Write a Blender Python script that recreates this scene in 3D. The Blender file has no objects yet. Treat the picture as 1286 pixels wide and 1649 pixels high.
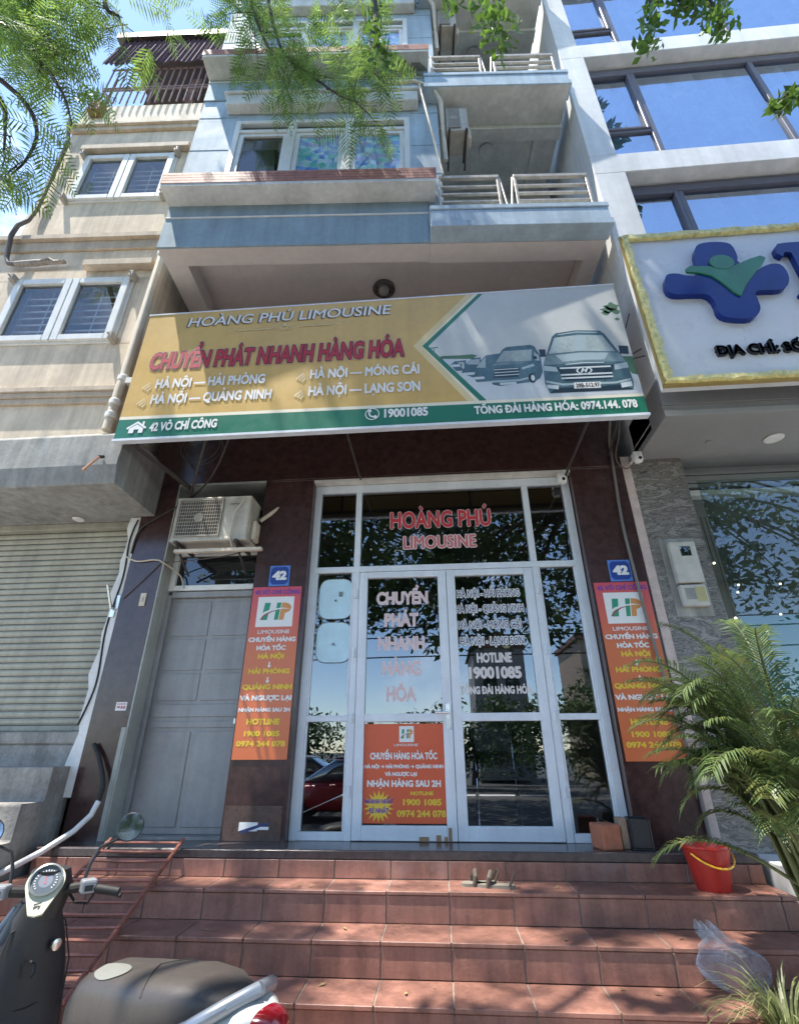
import bpy, math, random
import numpy as np
from mathutils import Matrix, Vector
rad = math.radians
SC = bpy.context.scene
COL = SC.collection
rng = np.random.default_rng(7)
random.seed(7)

# ------------------------------------------------------------------ camera, sky, sun, exposure
def setup():
    cd = bpy.data.cameras.new("camera"); co = bpy.data.objects.new("camera", cd); COL.objects.link(co)
    cd.sensor_fit = 'HORIZONTAL'; cd.sensor_width = 36.0; cd.lens = 789.16/1286*36
    cd.clip_start = .05; cd.clip_end = 2000
    p, y, r = .4529, .0761, -.0043
    F = Vector((-math.sin(y)*math.cos(p), math.cos(y)*math.cos(p), math.sin(p)))
    R0 = Vector((math.cos(y), math.sin(y), 0)); U0 = R0.cross(F)
    Rr = math.cos(r)*R0 + math.sin(r)*U0; U = -math.sin(r)*R0 + math.cos(r)*U0
    m = Matrix((Rr, U, -F)).transposed().to_4x4(); m.translation = (.1408, -4.5625, .6406)
    co.matrix_world = m
    SC.camera = co
    to_sun = Vector((-.31, -.17, 1)).normalized()
    elev = math.asin(to_sun.z); rot = math.atan2(to_sun.x, to_sun.y)
    w = bpy.data.worlds.new("World"); SC.world = w; w.use_nodes = True
    nt = w.node_tree; nt.nodes.clear()
    out = nt.nodes.new('ShaderNodeOutputWorld'); bg = nt.nodes.new('ShaderNodeBackground')
    sky = nt.nodes.new('ShaderNodeTexSky'); sky.sky_type = 'NISHITA'; sky.sun_disc = False
    sky.sun_elevation = elev; sky.sun_rotation = rot; sky.air_density = 1.0; sky.dust_density = .3; sky.altitude = 1200; sky.ozone_density = 1.6
    # thin clouds mixed over the sky by direction
    tc = nt.nodes.new('ShaderNodeTexCoord'); mp = nt.nodes.new('ShaderNodeMapping'); mp.inputs['Scale'].default_value = (2.2, 2.2, 3.0)
    no = nt.nodes.new('ShaderNodeTexNoise'); no.inputs['Scale'].default_value = 1.6; no.inputs['Detail'].default_value = 8; no.inputs['Roughness'].default_value = .6
    rp = nt.nodes.new('ShaderNodeValToRGB'); rp.color_ramp.elements[0].position = .56; rp.color_ramp.elements[1].position = .80
    mx = nt.nodes.new('ShaderNodeMix'); mx.data_type = 'RGBA'; mx.inputs['B'].default_value = (7.5, 8.0, 8.8, 1)
    mu = nt.nodes.new('ShaderNodeMath'); mu.operation = 'MULTIPLY'; mu.inputs[1].default_value = .7
    L = nt.links.new
    L(tc.outputs['Generated'], mp.inputs['Vector']); L(mp.outputs['Vector'], no.inputs['Vector']); L(no.outputs['Fac'], rp.inputs['Fac'])
    L(rp.outputs['Color'], mu.inputs[0]); L(mu.outputs[0], mx.inputs['Factor']); L(sky.outputs[0], mx.inputs['A'])
    L(mx.outputs['Result'], bg.inputs['Color']); L(bg.outputs[0], out.inputs[0])
    bg.inputs['Strength'].default_value = .15
    sl = bpy.data.lights.new("sun", 'SUN'); so = bpy.data.objects.new("sun", sl); COL.objects.link(so)
    sl.energy = 3.2; sl.angle = rad(.53); sl.color = (1.0, .95, .86)
    so.rotation_euler = (-to_sun).to_track_quat('-Z', 'Y').to_euler(); so.location = (-6, -4, 20)
    SC.view_settings.view_transform = 'Standard'; SC.view_settings.look = 'None'
    SC.view_settings.exposure = 1.7; SC.view_settings.gamma = 1.0; SC.view_settings.use_curve_mapping = False
    SC.cycles.use_denoising = True
    SC.cycles.max_bounces = 8; SC.cycles.transparent_max_bounces = 12
    SC.cycles.sample_clamp_indirect = 6
setup()

# ------------------------------------------------------------------ materials
MATS = {}
def mat(name, col, rough=.6, metal=0., spec=.5, var=.12, vs=2.5, streak=0., ss=6., bump=0., bs=40., col2=None, mixlo=.45, mixhi=.62, coat=0., trans=0., rand=0., grime=None):
    if name in MATS: return MATS[name]
    m = bpy.data.materials.new(name); m.use_nodes = True; MATS[name] = m
    nt = m.node_tree; N = nt.nodes.new; L = nt.links.new; b = nt.nodes['Principled BSDF']
    b.inputs['Roughness'].default_value = rough; b.inputs['Metallic'].default_value = metal
    b.inputs['Specular IOR Level'].default_value = spec; b.inputs['Coat Weight'].default_value = coat
    b.inputs['Base Color'].default_value = (*col, 1)
    g = N('ShaderNodeNewGeometry')
    def noise(scale, vec=None, det=5):
        n = N('ShaderNodeTexNoise'); n.inputs['Scale'].default_value = scale; n.inputs['Detail'].default_value = det
        n.inputs['Roughness'].default_value = .62
        L(vec if vec else g.outputs['Position'], n.inputs['Vector']); return n.outputs['Fac']
    def mulcol(colsock, fac, lo, hi):
        mr = N('ShaderNodeMapRange'); mr.inputs['From Min'].default_value = .3; mr.inputs['From Max'].default_value = .7
        mr.inputs['To Min'].default_value = lo; mr.inputs['To Max'].default_value = hi; L(fac, mr.inputs['Value'])
        v = N('ShaderNodeVectorMath'); v.operation = 'SCALE'; L(colsock, v.inputs[0]); L(mr.outputs[0], v.inputs['Scale']); return v.outputs[0]
    rgb = N('ShaderNodeRGB'); rgb.outputs[0].default_value = (*col, 1); c = rgb.outputs[0]
    if col2:
        rp = N('ShaderNodeMapRange'); rp.inputs['From Min'].default_value = mixlo; rp.inputs['From Max'].default_value = mixhi
        L(noise(vs*1.7, det=8), rp.inputs['Value'])
        mx = N('ShaderNodeMix'); mx.data_type = 'RGBA'; mx.inputs['B'].default_value = (*col2, 1)
        L(rp.outputs[0], mx.inputs['Factor']); L(c, mx.inputs['A']); c = mx.outputs['Result']
    if var:
        c = mulcol(c, noise(vs), 1-var, 1+var)
        c = mulcol(c, noise(vs*9), 1-var*.5, 1+var*.5)
    if streak:
        mp = N('ShaderNodeMapping'); mp.inputs['Scale'].default_value = (ss, ss, ss*.06); L(g.outputs['Position'], mp.inputs['Vector'])
        c = mulcol(c, noise(1.5, mp.outputs[0], 8), 1-streak, 1+streak*.3)
    if grime:   # patches of dirt
        rp = N('ShaderNodeMapRange'); rp.inputs['From Min'].default_value = .56; rp.inputs['From Max'].default_value = .74
        L(noise(1.1, det=10), rp.inputs['Value'])
        mx = N('ShaderNodeMix'); mx.data_type = 'RGBA'; mx.inputs['B'].default_value = (*grime, 1)
        mm = N('ShaderNodeMath'); mm.operation = 'MULTIPLY'; mm.inputs[1].default_value = .6; L(rp.outputs[0], mm.inputs[0])
        L(mm.outputs[0], mx.inputs['Factor']); L(c, mx.inputs['A']); c = mx.outputs['Result']
    if rand:
        mr = N('ShaderNodeMapRange'); mr.inputs['To Min'].default_value = 1-rand; mr.inputs['To Max'].default_value = 1+rand
        L(g.outputs['Random Per Island'], mr.inputs['Value'])
        v = N('ShaderNodeVectorMath'); v.operation = 'SCALE'; L(c, v.inputs[0]); L(mr.outputs[0], v.inputs['Scale']); c = v.outputs[0]
    L(c, b.inputs['Base Color'])
    if rough < .9:
        mr = N('ShaderNodeMapRange'); mr.inputs['To Min'].default_value = max(.0, rough-.12); mr.inputs['To Max'].default_value = min(1, rough+.12)
        L(noise(vs*3), mr.inputs['Value'])
        if rough > .12: L(mr.outputs[0], b.inputs['Roughness'])
    if bump:
        bp = N('ShaderNodeBump'); bp.inputs['Strength'].default_value = bump; bp.inputs['Distance'].default_value = .01
        L(noise(bs, det=6), bp.inputs['Height']); L(bp.outputs[0], b.inputs['Normal'])
    if trans:
        out = nt.nodes['Material Output']; t = N('ShaderNodeBsdfTranslucent'); L(c, t.inputs['Color'])
        ms = N('ShaderNodeMixShader'); ms.inputs[0].default_value = trans
        L(b.outputs[0], ms.inputs[1]); L(t.outputs[0], ms.inputs[2]); L(ms.outputs[0], out.inputs[0])
    return m

def glass(name, refl=.45, tint=(.5, .55, .55), gcol=(.9, .95, 1), rough=0., wav=0., dark=None):
    """window glass: mirror-like share over a tinted clear (or a dark) share"""
    if name in MATS: return MATS[name]
    m = bpy.data.materials.new(name); m.use_nodes = True; MATS[name] = m
    nt = m.node_tree; N = nt.nodes.new; L = nt.links.new; nt.nodes.remove(nt.nodes['Principled BSDF'])
    out = nt.nodes['Material Output']
    g = N('ShaderNodeBsdfGlossy'); g.inputs['Color'].default_value = (*gcol, 1); g.inputs['Roughness'].default_value = rough
    if dark is None:
        t = N('ShaderNodeBsdfTransparent'); t.inputs['Color'].default_value = (*tint, 1)
    else:
        t = N('ShaderNodeBsdfDiffuse'); t.inputs['Color'].default_value = (*dark, 1)
    fr = N('ShaderNodeLayerWeight'); fr.inputs['Blend'].default_value = .12
    ad = N('ShaderNodeMath'); ad.operation = 'ADD'; ad.use_clamp = True; ad.inputs[1].default_value = refl
    L(fr.outputs['Fresnel'], ad.inputs[0])
    ms = N('ShaderNodeMixShader'); L(ad.outputs[0], ms.inputs[0]); L(t.outputs[0], ms.inputs[1]); L(g.outputs[0], ms.inputs[2])
    L(ms.outputs[0], out.inputs[0])
    if wav:
        no = N('ShaderNodeTexNoise'); no.inputs['Scale'].default_value = 1.3
        ge = N('ShaderNodeNewGeometry'); L(ge.outputs['Position'], no.inputs['Vector'])
        bp = N('ShaderNodeBump'); bp.inputs['Strength'].default_value = wav; bp.inputs['Distance'].default_value = .02
        L(no.outputs['Fac'], bp.inputs['Height']); L(bp.outputs[0], g.inputs['Normal'])
    return m

def stained():
    m = bpy.data.materials.new('coloured_film'); m.use_nodes = True
    nt = m.node_tree; N = nt.nodes.new; L = nt.links.new; b = nt.nodes['Principled BSDF']
    g = N('ShaderNodeNewGeometry'); v = N('ShaderNodeTexVoronoi'); v.inputs['Scale'].default_value = 13
    L(g.outputs['Position'], v.inputs['Vector'])
    n2 = N('ShaderNodeTexNoise'); n2.inputs['Scale'].default_value = 1.8; L(g.outputs['Position'], n2.inputs['Vector'])
    r = N('ShaderNodeValToRGB'); e = r.color_ramp.elements
    e[0].color = (.03, .38, .30, 1); e[1].color = (.30, .30, .50, 1); e[1].position = .8
    for p, c in ((.35, (.1, .42, .42, 1)), (.5, (.45, .62, .66, 1)), (.62, (.07, .22, .6, 1))):
        q = e.new(p); q.color = c
    s = N('ShaderNodeSeparateColor'); L(v.outputs['Color'], s.inputs[0])
    ad = N('ShaderNodeMath'); ad.operation = 'MULTIPLY_ADD'; ad.inputs[1].default_value = .5; L(s.outputs[0], ad.inputs[0])
    m2 = N('ShaderNodeMath'); m2.operation = 'MULTIPLY'; m2.inputs[1].default_value = .55; L(n2.outputs['Fac'], m2.inputs[0]); L(m2.outputs[0], ad.inputs[2])
    L(ad.outputs[0], r.inputs['Fac']); L(r.outputs['Color'], b.inputs['Base Color'])
    b.inputs['Roughness'].default_value = .03; b.inputs['Specular IOR Level'].default_value = 1.0; b.inputs['Coat Weight'].default_value = .3; b.inputs['Coat Roughness'].default_value = .01
    return m

def veined():
    m = bpy.data.materials.new('veined_stone'); m.use_nodes = True
    nt = m.node_tree; N = nt.nodes.new; L = nt.links.new; b = nt.nodes['Principled BSDF']
    g = N('ShaderNodeNewGeometry'); mp = N('ShaderNodeMapping'); mp.inputs['Rotation'].default_value = (0, rad(32), 0); mp.inputs['Scale'].default_value = (1.4, 1, 5)
    n1 = N('ShaderNodeTexNoise'); n1.inputs['Scale'].default_value = 1.5; n1.inputs['Detail'].default_value = 12; n1.inputs['Roughness'].default_value = .72; n1.inputs['Distortion'].default_value = 2.4
    L(g.outputs['Position'], mp.inputs[0]); L(mp.outputs[0], n1.inputs['Vector'])
    r = N('ShaderNodeValToRGB'); e = r.color_ramp.elements; e[0].position = .3; e[0].color = (.015, .015, .014, 1); e[1].position = .72; e[1].color = (.55, .50, .44, 1)
    for p, c in ((.40, (.10, .095, .09, 1)), (.46, (.25, .225, .195, 1)), (.51, (.055, .052, .05, 1)), (.57, (.33, .31, .28, 1)), (.63, (.12, .115, .11, 1))):
        q = e.new(p); q.color = c
    L(n1.outputs['Fac'], r.inputs[0]); L(r.outputs[0], b.inputs['Base Color']); b.inputs['Roughness'].default_value = .32
    return m

# ------------------------------------------------------------------ mesh builder
I4 = np.eye(4)
def frame(px, py, deg):
    return np.array(Matrix.Translation((px, py, 0)) @ Matrix.Rotation(rad(deg), 4, 'Z'))
FB = frame(0, -1.0, 3.4)        # upper floors of the shop house (slightly turned)
FL = frame(-3, -.75, 2.7)       # beige house on the left
PM = {}                          # world matrices of parents
class MB:
    def __init__(s, F=I4): s.F = F; s.v = []; s.f = []; s.m = []; s.n = 0
    def add(s, v, f, m=0):
        v = np.asarray(v, float).reshape(-1, 3)
        s.v.append(v @ s.F[:3, :3].T + s.F[:3, 3])
        n = s.n
        s.f += [tuple(i+n for i in q) for q in f]; s.m += [m]*len(f); s.n += len(v)
    def box(s, x0, x1, y0, y1, z0, z1, m=0):
        x0, x1 = min(x0, x1), max(x0, x1); y0, y1 = min(y0, y1), max(y0, y1); z0, z1 = min(z0, z1), max(z0, z1)
        s.add([(x0,y0,z0),(x1,y0,z0),(x1,y1,z0),(x0,y1,z0),(x0,y0,z1),(x1,y0,z1),(x1,y1,z1),(x0,y1,z1)],
              [(0,3,2,1),(4,5,6,7),(0,1,5,4),(1,2,6,5),(2,3,7,6),(3,0,4,7)], m)
    def nb(s, s0, s1, n0, n1, z0, z1, m=0): s.box(s0, s1, -n1, -n0, z0, z1, m)      # n = distance out of a facade
    def tube(s, pts, r, n=8, m=0, caps=True):
        P = [np.asarray(p, float) for p in pts]; rs = r if hasattr(r, '__len__') else [r]*len(P)
        V = []; up = None
        for i, p in enumerate(P):
            a = P[max(0, i-1)]; b = P[min(len(P)-1, i+1)]; t = b-a; t = t/(np.linalg.norm(t)+1e-12)
            if up is None:
                up = np.array([0, 0, 1.]) if abs(t[2]) < .9 else np.array([1., 0, 0])
            u = np.cross(t, up); u /= np.linalg.norm(u)+1e-12; w = np.cross(u, t); up = w
            for k in range(n):
                an = 2*math.pi*k/n; V.append(p + rs[i]*(math.cos(an)*u + math.sin(an)*w))
        F = []
        for i in range(len(P)-1):
            for k in range(n):
                F.append((i*n+k, i*n+(k+1) % n, (i+1)*n+(k+1) % n, (i+1)*n+k))
        if caps: F.append(tuple(range(n-1, -1, -1))); F.append(tuple(range((len(P)-1)*n, len(P)*n)))
        s.add(V, F, m)
    def prism(s, poly, y0, y1, m=0, ax='y', msides=None):
        """polygon in (x,z) pulled along y (or (y,z) along x, (x,y) along z)"""
        def P(a, b, d): return {'y': (a, d, b), 'x': (d, a, b), 'z': (a, b, d)}[ax]
        n = len(poly); V = [P(a, b, y0) for a, b in poly] + [P(a, b, y1) for a, b in poly]
        s.add(V, [tuple(range(n)), tuple(range(2*n-1, n-1, -1))], m)
        s.add(V, [(i, i+n, (i+1) % n+n, (i+1) % n) for i in range(n)], m if msides is None else msides)
    def flat(s, poly, y, m=0): s.add([(a, y, b) for a, b in poly], [tuple(range(len(poly)))], m)
    def lathe(s, prof, c, n=20, m=0, axis='z'):
        V = []
        for r, h in prof:
            for k in range(n):
                a = 2*math.pi*k/n; x, y = r*math.cos(a), r*math.sin(a)
                V.append({'z': (c[0]+x, c[1]+y, c[2]+h), 'y': (c[0]+x, c[1]+h, c[2]+y), 'x': (c[0]+h, c[1]+x, c[2]+y)}[axis])
        F = []
        for i in range(len(prof)-1):
            for k in range(n): F.append((i*n+k, i*n+(k+1) % n, (i+1)*n+(k+1) % n, (i+1)*n+k))
        F.append(tuple(range(n-1, -1, -1))); F.append(tuple(range((len(prof)-1)*n, len(prof)*n)))
        s.add(V, F, m)
    def loft(s, secs, n=24, m=0, p=2.4):
        """secs: (x, yc, zc, halfwidth, halfheight) rings across x"""
        V = []
        for q in secs:
            x, yc, zc, w, h = q[:5]; pp = q[5] if len(q) > 5 else p
            for k in range(n):
                a = 2*math.pi*k/n; c, d = math.cos(a), math.sin(a)
                V.append((x, yc + w*math.copysign(abs(c)**(2/pp), c), zc + h*math.copysign(abs(d)**(2/pp), d)))
        F = []
        for i in range(len(secs)-1):
            for k in range(n): F.append((i*n+k, (i+1)*n+k, (i+1)*n+(k+1) % n, i*n+(k+1) % n))
        F.append(tuple(range(n))); F.append(tuple(range(len(secs)*n-1, (len(secs)-1)*n-1, -1)))
        s.add(V, F, m)
    def wall(s, s0, s1, n0, n1, z0, z1, holes, m=0):
        xs = sorted({s0, s1, *[h[0] for h in holes], *[h[1] for h in holes]}); zs = sorted({z0, z1, *[h[2] for h in holes], *[h[3] for h in holes]})
        for j in range(len(zs)-1):
            run = None
            for i in range(len(xs)-1):
                cx, cz = (xs[i]+xs[i+1])/2, (zs[j]+zs[j+1])/2
                hole = any(a < cx < b and c < cz < d for a, b, c, d in holes)
                if not hole and run is None: run = xs[i]
                if hole and run is not None: s.nb(run, xs[i], n0, n1, zs[j], zs[j+1], m); run = None
            if run is not None: s.nb(run, xs[-1], n0, n1, zs[j], zs[j+1], m)
    def bars(s, s0, s1, z0, z1, n0, n1, w, m=0):
        s.nb(s0, s0+w, n0, n1, z0, z1, m); s.nb(s1-w, s1, n0, n1, z0, z1, m)
        s.nb(s0+w, s1-w, n0, n1, z0, z0+w, m); s.nb(s0+w, s1-w, n0, n1, z1-w, z1, m)
    G = None
    def text(s, body, x0, x1, zb, h, y, m=0, off=.02, shear=0., rise=0., spread=0.):
        cap = 0. if 'M' in body else .028; ex = max(0., off-cap); v, f, bb = text_geo(body, min(off, cap), shear, spread)
        if ex:      # extra weight: the same letters again, shifted a hair
            nv = len(v); V_ = []; F_ = []
            for k, (dx, dz) in enumerate(((-ex, 0), (ex, 0), (0, -ex*.8), (0, ex*.8)) if ex < .04 else ((0, 0), (-ex*.5, 0), (ex*.5, 0), (-ex, 0), (ex, 0), (0, -ex*.8), (0, ex*.8), (-ex*.7, ex*.6), (ex*.7, ex*.6), (-ex*.7, -ex*.6), (ex*.7, -ex*.6))):
                V_.append(v+np.array([dx, dz, -.00005*k])); F_ += [tuple(i+nv*k for i in q) for q in f]
            v = np.concatenate(V_); f = F_
        sx = (x1-x0)/(bb[1]-bb[0]); sz = h/.682
        X = x0 + (v[:, 0]-bb[0])*sx; Z = zb + v[:, 1]*sz + rise*(X-x0)/(x1-x0)
        n0, f0 = s.n, len(s.f)
        s.add(np.stack([X, y+v[:, 2], Z], 1), f, m)
        if s.G is None: s.G = []
        s.G.append((body, n0, s.n, f0, len(s.f)))
    def build_lines(s, mats, parent, name='lettering', rest='emblem'):
        """every line of writing becomes a part of its own, drawn shapes a further one"""
        allv = np.concatenate(s.v); F0 = s.F; groups = {}
        for b, n0, n1, f0, f1 in s.G: groups.setdefault(b, []).append((n0, n1, f0, f1))
        taken = set()
        for b, L_ in groups.items():
            q = MB()
            for n0, n1, f0, f1 in L_:
                o = q.n; q.v.append(allv[n0:n1]); q.f += [tuple(i-n0+o for i in f) for f in s.f[f0:f1]]; q.m += s.m[f0:f1]; q.n += n1-n0
                taken.update(range(f0, f1))
            q.build(name, mats, parent)
        left = [i for i in range(len(s.f)) if i not in taken]
        if left:
            q = MB(); used = sorted({k for i in left for k in s.f[i]}); mp = {j: i for i, j in enumerate(used)}
            q.v = [allv[used]]; q.n = len(used); q.f = [tuple(mp[k] for k in s.f[i]) for i in left]; q.m = [s.m[i] for i in left]
            q.build(rest, mats, parent)
    def build(s, name, mats, parent=None, smooth=False, bevel=0., seg=1, angle=35):
        me = bpy.data.meshes.new(name)
        v = np.concatenate(s.v) if s.v else np.zeros((0, 3))
        if parent is not None:
            M = np.linalg.inv(PM[parent.name]); v = v @ M[:3, :3].T + M[:3, 3]
        me.from_pydata(v.tolist(), [], s.f); 
        if not isinstance(mats, (list, tuple)): mats = [mats]
        for q in mats: me.materials.append(q)
        if len(mats) > 1: me.polygons.foreach_set('material_index', np.array(s.m, np.int32))
        if smooth:
            me.polygons.foreach_set('use_smooth', np.ones(len(s.f), bool))
            try: me.set_sharp_from_angle(angle=rad(angle))
            except Exception: pass
        me.update()
        o = bpy.data.objects.new(name, me); COL.objects.link(o)
        if parent is not None: o.parent = parent; PM[o.name] = PM[parent.name]
        else: PM[o.name] = I4
        if bevel:
            b = o.modifiers.new('bevel', 'BEVEL'); b.width = bevel; b.segments = seg; b.limit_method = 'ANGLE'; b.angle_limit = rad(40)
        return o
_tc = {}
_gm = []
import unicodedata
def _tmesh(body, off, shear, spread, tagged=False):
    c = bpy.data.curves.new('t', 'FONT'); c.body = body; c.size = 1; c.offset = off; c.shear = shear; c.resolution_u = 3
    c.space_character = 1+spread
    if tagged:
        while len(_gm) < len(body): _gm.append(bpy.data.materials.new('ink_slot'))
        for k in range(len(body)): c.materials.append(_gm[k]); c.body_format[k].material_index = k
    ob = bpy.data.objects.new('t', c); me = bpy.data.meshes.new_from_object(ob)
    v = np.empty(len(me.vertices)*3); me.vertices.foreach_get('co', v); v = v.reshape(-1, 3)[:, :2]
    f = [tuple(p.vertices) for p in me.polygons]; pm = [p.material_index for p in me.polygons]
    bpy.data.objects.remove(ob); bpy.data.curves.remove(c); bpy.data.meshes.remove(me)
    return v, f, pm
def _ribbon(P, w):
    P = np.array(P, float); L = []; R_ = []
    for i in range(len(P)):
        t = P[min(i+1, len(P)-1)]-P[max(i-1, 0)]; t /= np.hypot(*t); n = np.array([-t[1], t[0]])*w/2; L.append(P[i]+n); R_.append(P[i]-n)
    V = np.concatenate([L, R_]); k = len(P)
    return V, [(k+i, k+i+1, i+1, i) for i in range(k-1)]
def text_geo(body, off, shear=0., spread=0.):
    """bold lettering; accents are drawn as strokes of their own over the plain letters"""
    key = (body, off, shear, spread)
    if key in _tc: return _tc[key]
    base = ''; marks = []
    for ch in body:
        if ch in '\u0110': base += 'D'; marks.append('D'); continue
        d = unicodedata.normalize('NFD', ch); base += d[0]; marks.append(d[1:])
    v0, f0, pm0 = _tmesh(base, 0., shear, spread, True); bb = (v0[:, 0].min(), v0[:, 0].max())
    v, f, _ = _tmesh(base, off, shear, spread)
    V = [np.column_stack([v, np.zeros(len(v))])]; F = list(f); n = len(v); w = .075+1.7*off
    for k, mk in enumerate(marks):
        if not mk: continue
        idx = sorted({i for q, m_ in zip(f0, pm0) if m_ == k for i in q}); xs = v0[idx, 0]; x0, x1 = xs.min(), xs.max()
        cx = (x0+x1)/2+shear*.3; zt = .755+off*1.1; st = []
        up = any(q in mk for q in '\u0302\u0306'); ox, oz = (.15, .10) if up else (0., 0.)
        for q in mk:
            if q == 'D': st.append([(x0-.085, .345), (x0+.27, .345)])
            elif q == '\u0302': st.append([(cx-.15, zt), (cx, zt+.085), (cx+.15, zt)])
            elif q == '\u0306': st.append([(cx+.14*math.sin(t), zt+.09-.09*math.cos(t)) for t in np.linspace(-1.4, 1.4, 7)])
            elif q == '\u0301': st.append([(cx-.05+ox, zt+oz), (cx+.08+ox, zt+.13+oz)])
            elif q == '\u0300': st.append([(cx+.05-ox*(1 if up else 0), zt+oz), (cx-.08-ox, zt+.13+oz)])
            elif q == '\u0309': st.append([(cx-.06+ox, zt+.13+oz), (cx+.0+ox, zt+.165+oz), (cx+.055+ox, zt+.12+oz), (cx+.03+ox, zt+.06+oz), (cx-.01+ox, zt+.02+oz)])
            elif q == '\u0303': st.append([(cx-.14, zt+.02), (cx-.07, zt+.07), (cx, zt+.04), (cx+.07, zt+.01), (cx+.14, zt+.06)])
            elif q == '\u0323': st.append([(cx-w*.55, -.14-off), (cx+w*.55, -.14-off)])
            elif q == '\u031b': st.append([(x1-.03, .60), (x1+.06, .66), (x1+.08, .78)])
        for P in st:
            rv, rf = _ribbon(P, w); V.append(np.column_stack([rv, np.full(len(rv), -.0005)])); F += [tuple(i+n for i in q) for q in rf]; n += len(rv)
    _tc[key] = (np.concatenate(V), F, bb)
    return _tc[key]

def thing(name, label, cat, loc=(0, 0, 0), rz=0., group=None, kind=None):
    o = bpy.data.objects.new(name, None); COL.objects.link(o); o.empty_display_size = .1
    o.location = loc; o.rotation_euler = (0, 0, rad(rz)); o['label'] = label; o['category'] = cat
    if group: o['group'] = group
    PM[o.name] = np.array(Matrix.Translation(loc) @ Matrix.Rotation(rad(rz), 4, 'Z'))
    return o
def tag(o, label, cat, group=None, kind=None):
    if label: o['label'] = label
    if cat: o['category'] = cat
    if group: o['group'] = group
    if kind: o['kind'] = kind
    return o
def dup(root, loc, rz=None, label=None):
    r = root.copy(); COL.objects.link(r); r.location = loc
    if rz is not None: r.rotation_euler = (0, 0, rad(rz))
    if label: r['label'] = label
    for ch in list(root.children):
        c = ch.copy(); COL.objects.link(c); c.parent = r
        for g in list(ch.children):
            d = g.copy(); COL.objects.link(d); d.parent = c
    return r
def rot_frame(loc, rz=0., rx=0., ry=0.):
    return np.array(Matrix.Translation(loc) @ Matrix.Rotation(rad(rz), 4, 'Z') @ Matrix.Rotation(rad(rx), 4, 'X') @ Matrix.Rotation(rad(ry), 4, 'Y'))

GRANITE = mat('maroon_granite', (.052, .026, .024), .2, var=.35, vs=14, spec=.5)
GRANITE2 = mat('faded_granite', (.09, .055, .045), .3, var=.4, vs=9, streak=.2)
TERRA = mat('terracotta_tile', (.30, .145, .108), .45, var=.25, vs=5, streak=.35, ss=9, rand=.16, grime=(.42, .33, .29), bump=.15, bs=90)
GROUT = mat('grout', (.26, .22, .185), .9, var=.2, vs=12)
NOSE = mat('threshold_granite', (.075, .058, .056), .2, var=.3, vs=20, spec=.6)
PLASTER = mat('pale_plaster', (.62, .60, .55), .85, var=.14, vs=2, streak=.2, bump=.2)
REVEAL = mat('greenish_paint', (.36, .37, .33), .7, var=.12, vs=3, streak=.15)
BLUE = mat('light_blue_paint', (.41, .51, .58), .75, var=.12, vs=1.6, streak=.26, ss=5, bump=.2, bs=60, grime=(.30, .36, .38))
BLUED = mat('shade_and_groove_blue', (.28, .37, .42), .75, var=.12, vs=2, streak=.24, ss=5)  # wall blue darkened to hold the ledges' shade on the aprons; also groove lines
SOFFIT = mat('mauve_plaster', (.60, .54, .50), .85, var=.08, vs=1.4, streak=.05)
WSOFF = mat('white_soffit', (.62, .62, .58), .8, var=.16, vs=2, streak=.15, grime=(.3, .29, .26))
WHITE = mat('white_frame', (.74, .74, .70), .4, var=.08, vs=6, streak=.1)
ALU = mat('white_aluminium', (.66, .70, .74), .35, var=.07, vs=4, streak=.1)
BRICKT = mat('brick_tile', (.32, .13, .085), .6, var=.3, vs=10)
BEIGE = mat('beige_paint', (.76, .63, .47), .85, var=.15, vs=1.3, streak=.38, ss=4, bump=.2, bs=50, grime=(.40, .34, .27))
BEIGED = mat('tan_trim', (.55, .45, .34), .8, var=.15, vs=3, streak=.25)
GREYC = mat('grey_concrete', (.30, .30, .28), .85, var=.18, vs=3, streak=.35, ss=7, bump=.3)
CONC = mat('rough_concrete', (.31, .29, .26), .9, var=.3, vs=4, streak=.3, ss=8, bump=.9, bs=22, grime=(.15, .14, .12))
SHUT = mat('shutter_paint', (.37, .36, .29), .5, var=.12, vs=3, streak=.25, grime=(.24, .22, .17))
STEEL = mat('stainless', (.62, .60, .56), .25, metal=.9, var=.1, vs=20)
CHROME = mat('chrome', (.8, .8, .8), .08, metal=1., var=.0)
DARKM = mat('dark_iron', (.05, .04, .035), .5, var=.3, vs=12)
RUSTP = mat('red_oxide_paint', (.26, .085, .06), .5, var=.25, vs=20, col2=(.2, .09, .05))
GREYP = mat('brown_pipe', (.12, .10, .085), .6, var=.2)
CREAM = mat('cream_pvc', (.62, .54, .42), .55, var=.12, vs=5, streak=.15)
WPVC = mat('white_pvc', (.72, .70, .66), .5, var=.1, vs=9)
BLACKP = mat('black_plastic', (.02, .02, .022), .38, var=.2, vs=10)
BLACKR = mat('black_rubber', (.018, .018, .018), .7, var=.2, vs=10)
DOORG = mat('grey_door_paint', (.30, .295, .29), .38, var=.12, vs=3, streak=.2, grime=(.17, .165, .16))
GLASS = glass('door_glass', .17, (.62, .64, .64), wav=.0)
GLASSD = glass('dark_glass', .30, dark=(.015, .018, .02))
GLASSB = glass('blue_glass', .46, (.55, .66, .8), (.78, .88, 1.0), wav=.05)
GLASSW = glass('house_glass', .10, (.85, .86, .86), (.85, .9, .92), wav=.12)
GLASST = glass('transom_glass', .07, dark=(.012, .014, .016))
FILM = stained()
STONE = veined()
WWALL = mat('white_wall_paint', (.74, .74, .72), .8, var=.09, vs=1.2, streak=.2, ss=3, bump=.15, grime=(.6, .6, .57))
GREYS = mat('grey_panel', (.27, .27, .265), .5, var=.06, vs=2)
RAILM = mat('tan_rail_steel', (.50, .44, .36), .4, metal=.35, var=.25, vs=14)
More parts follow.
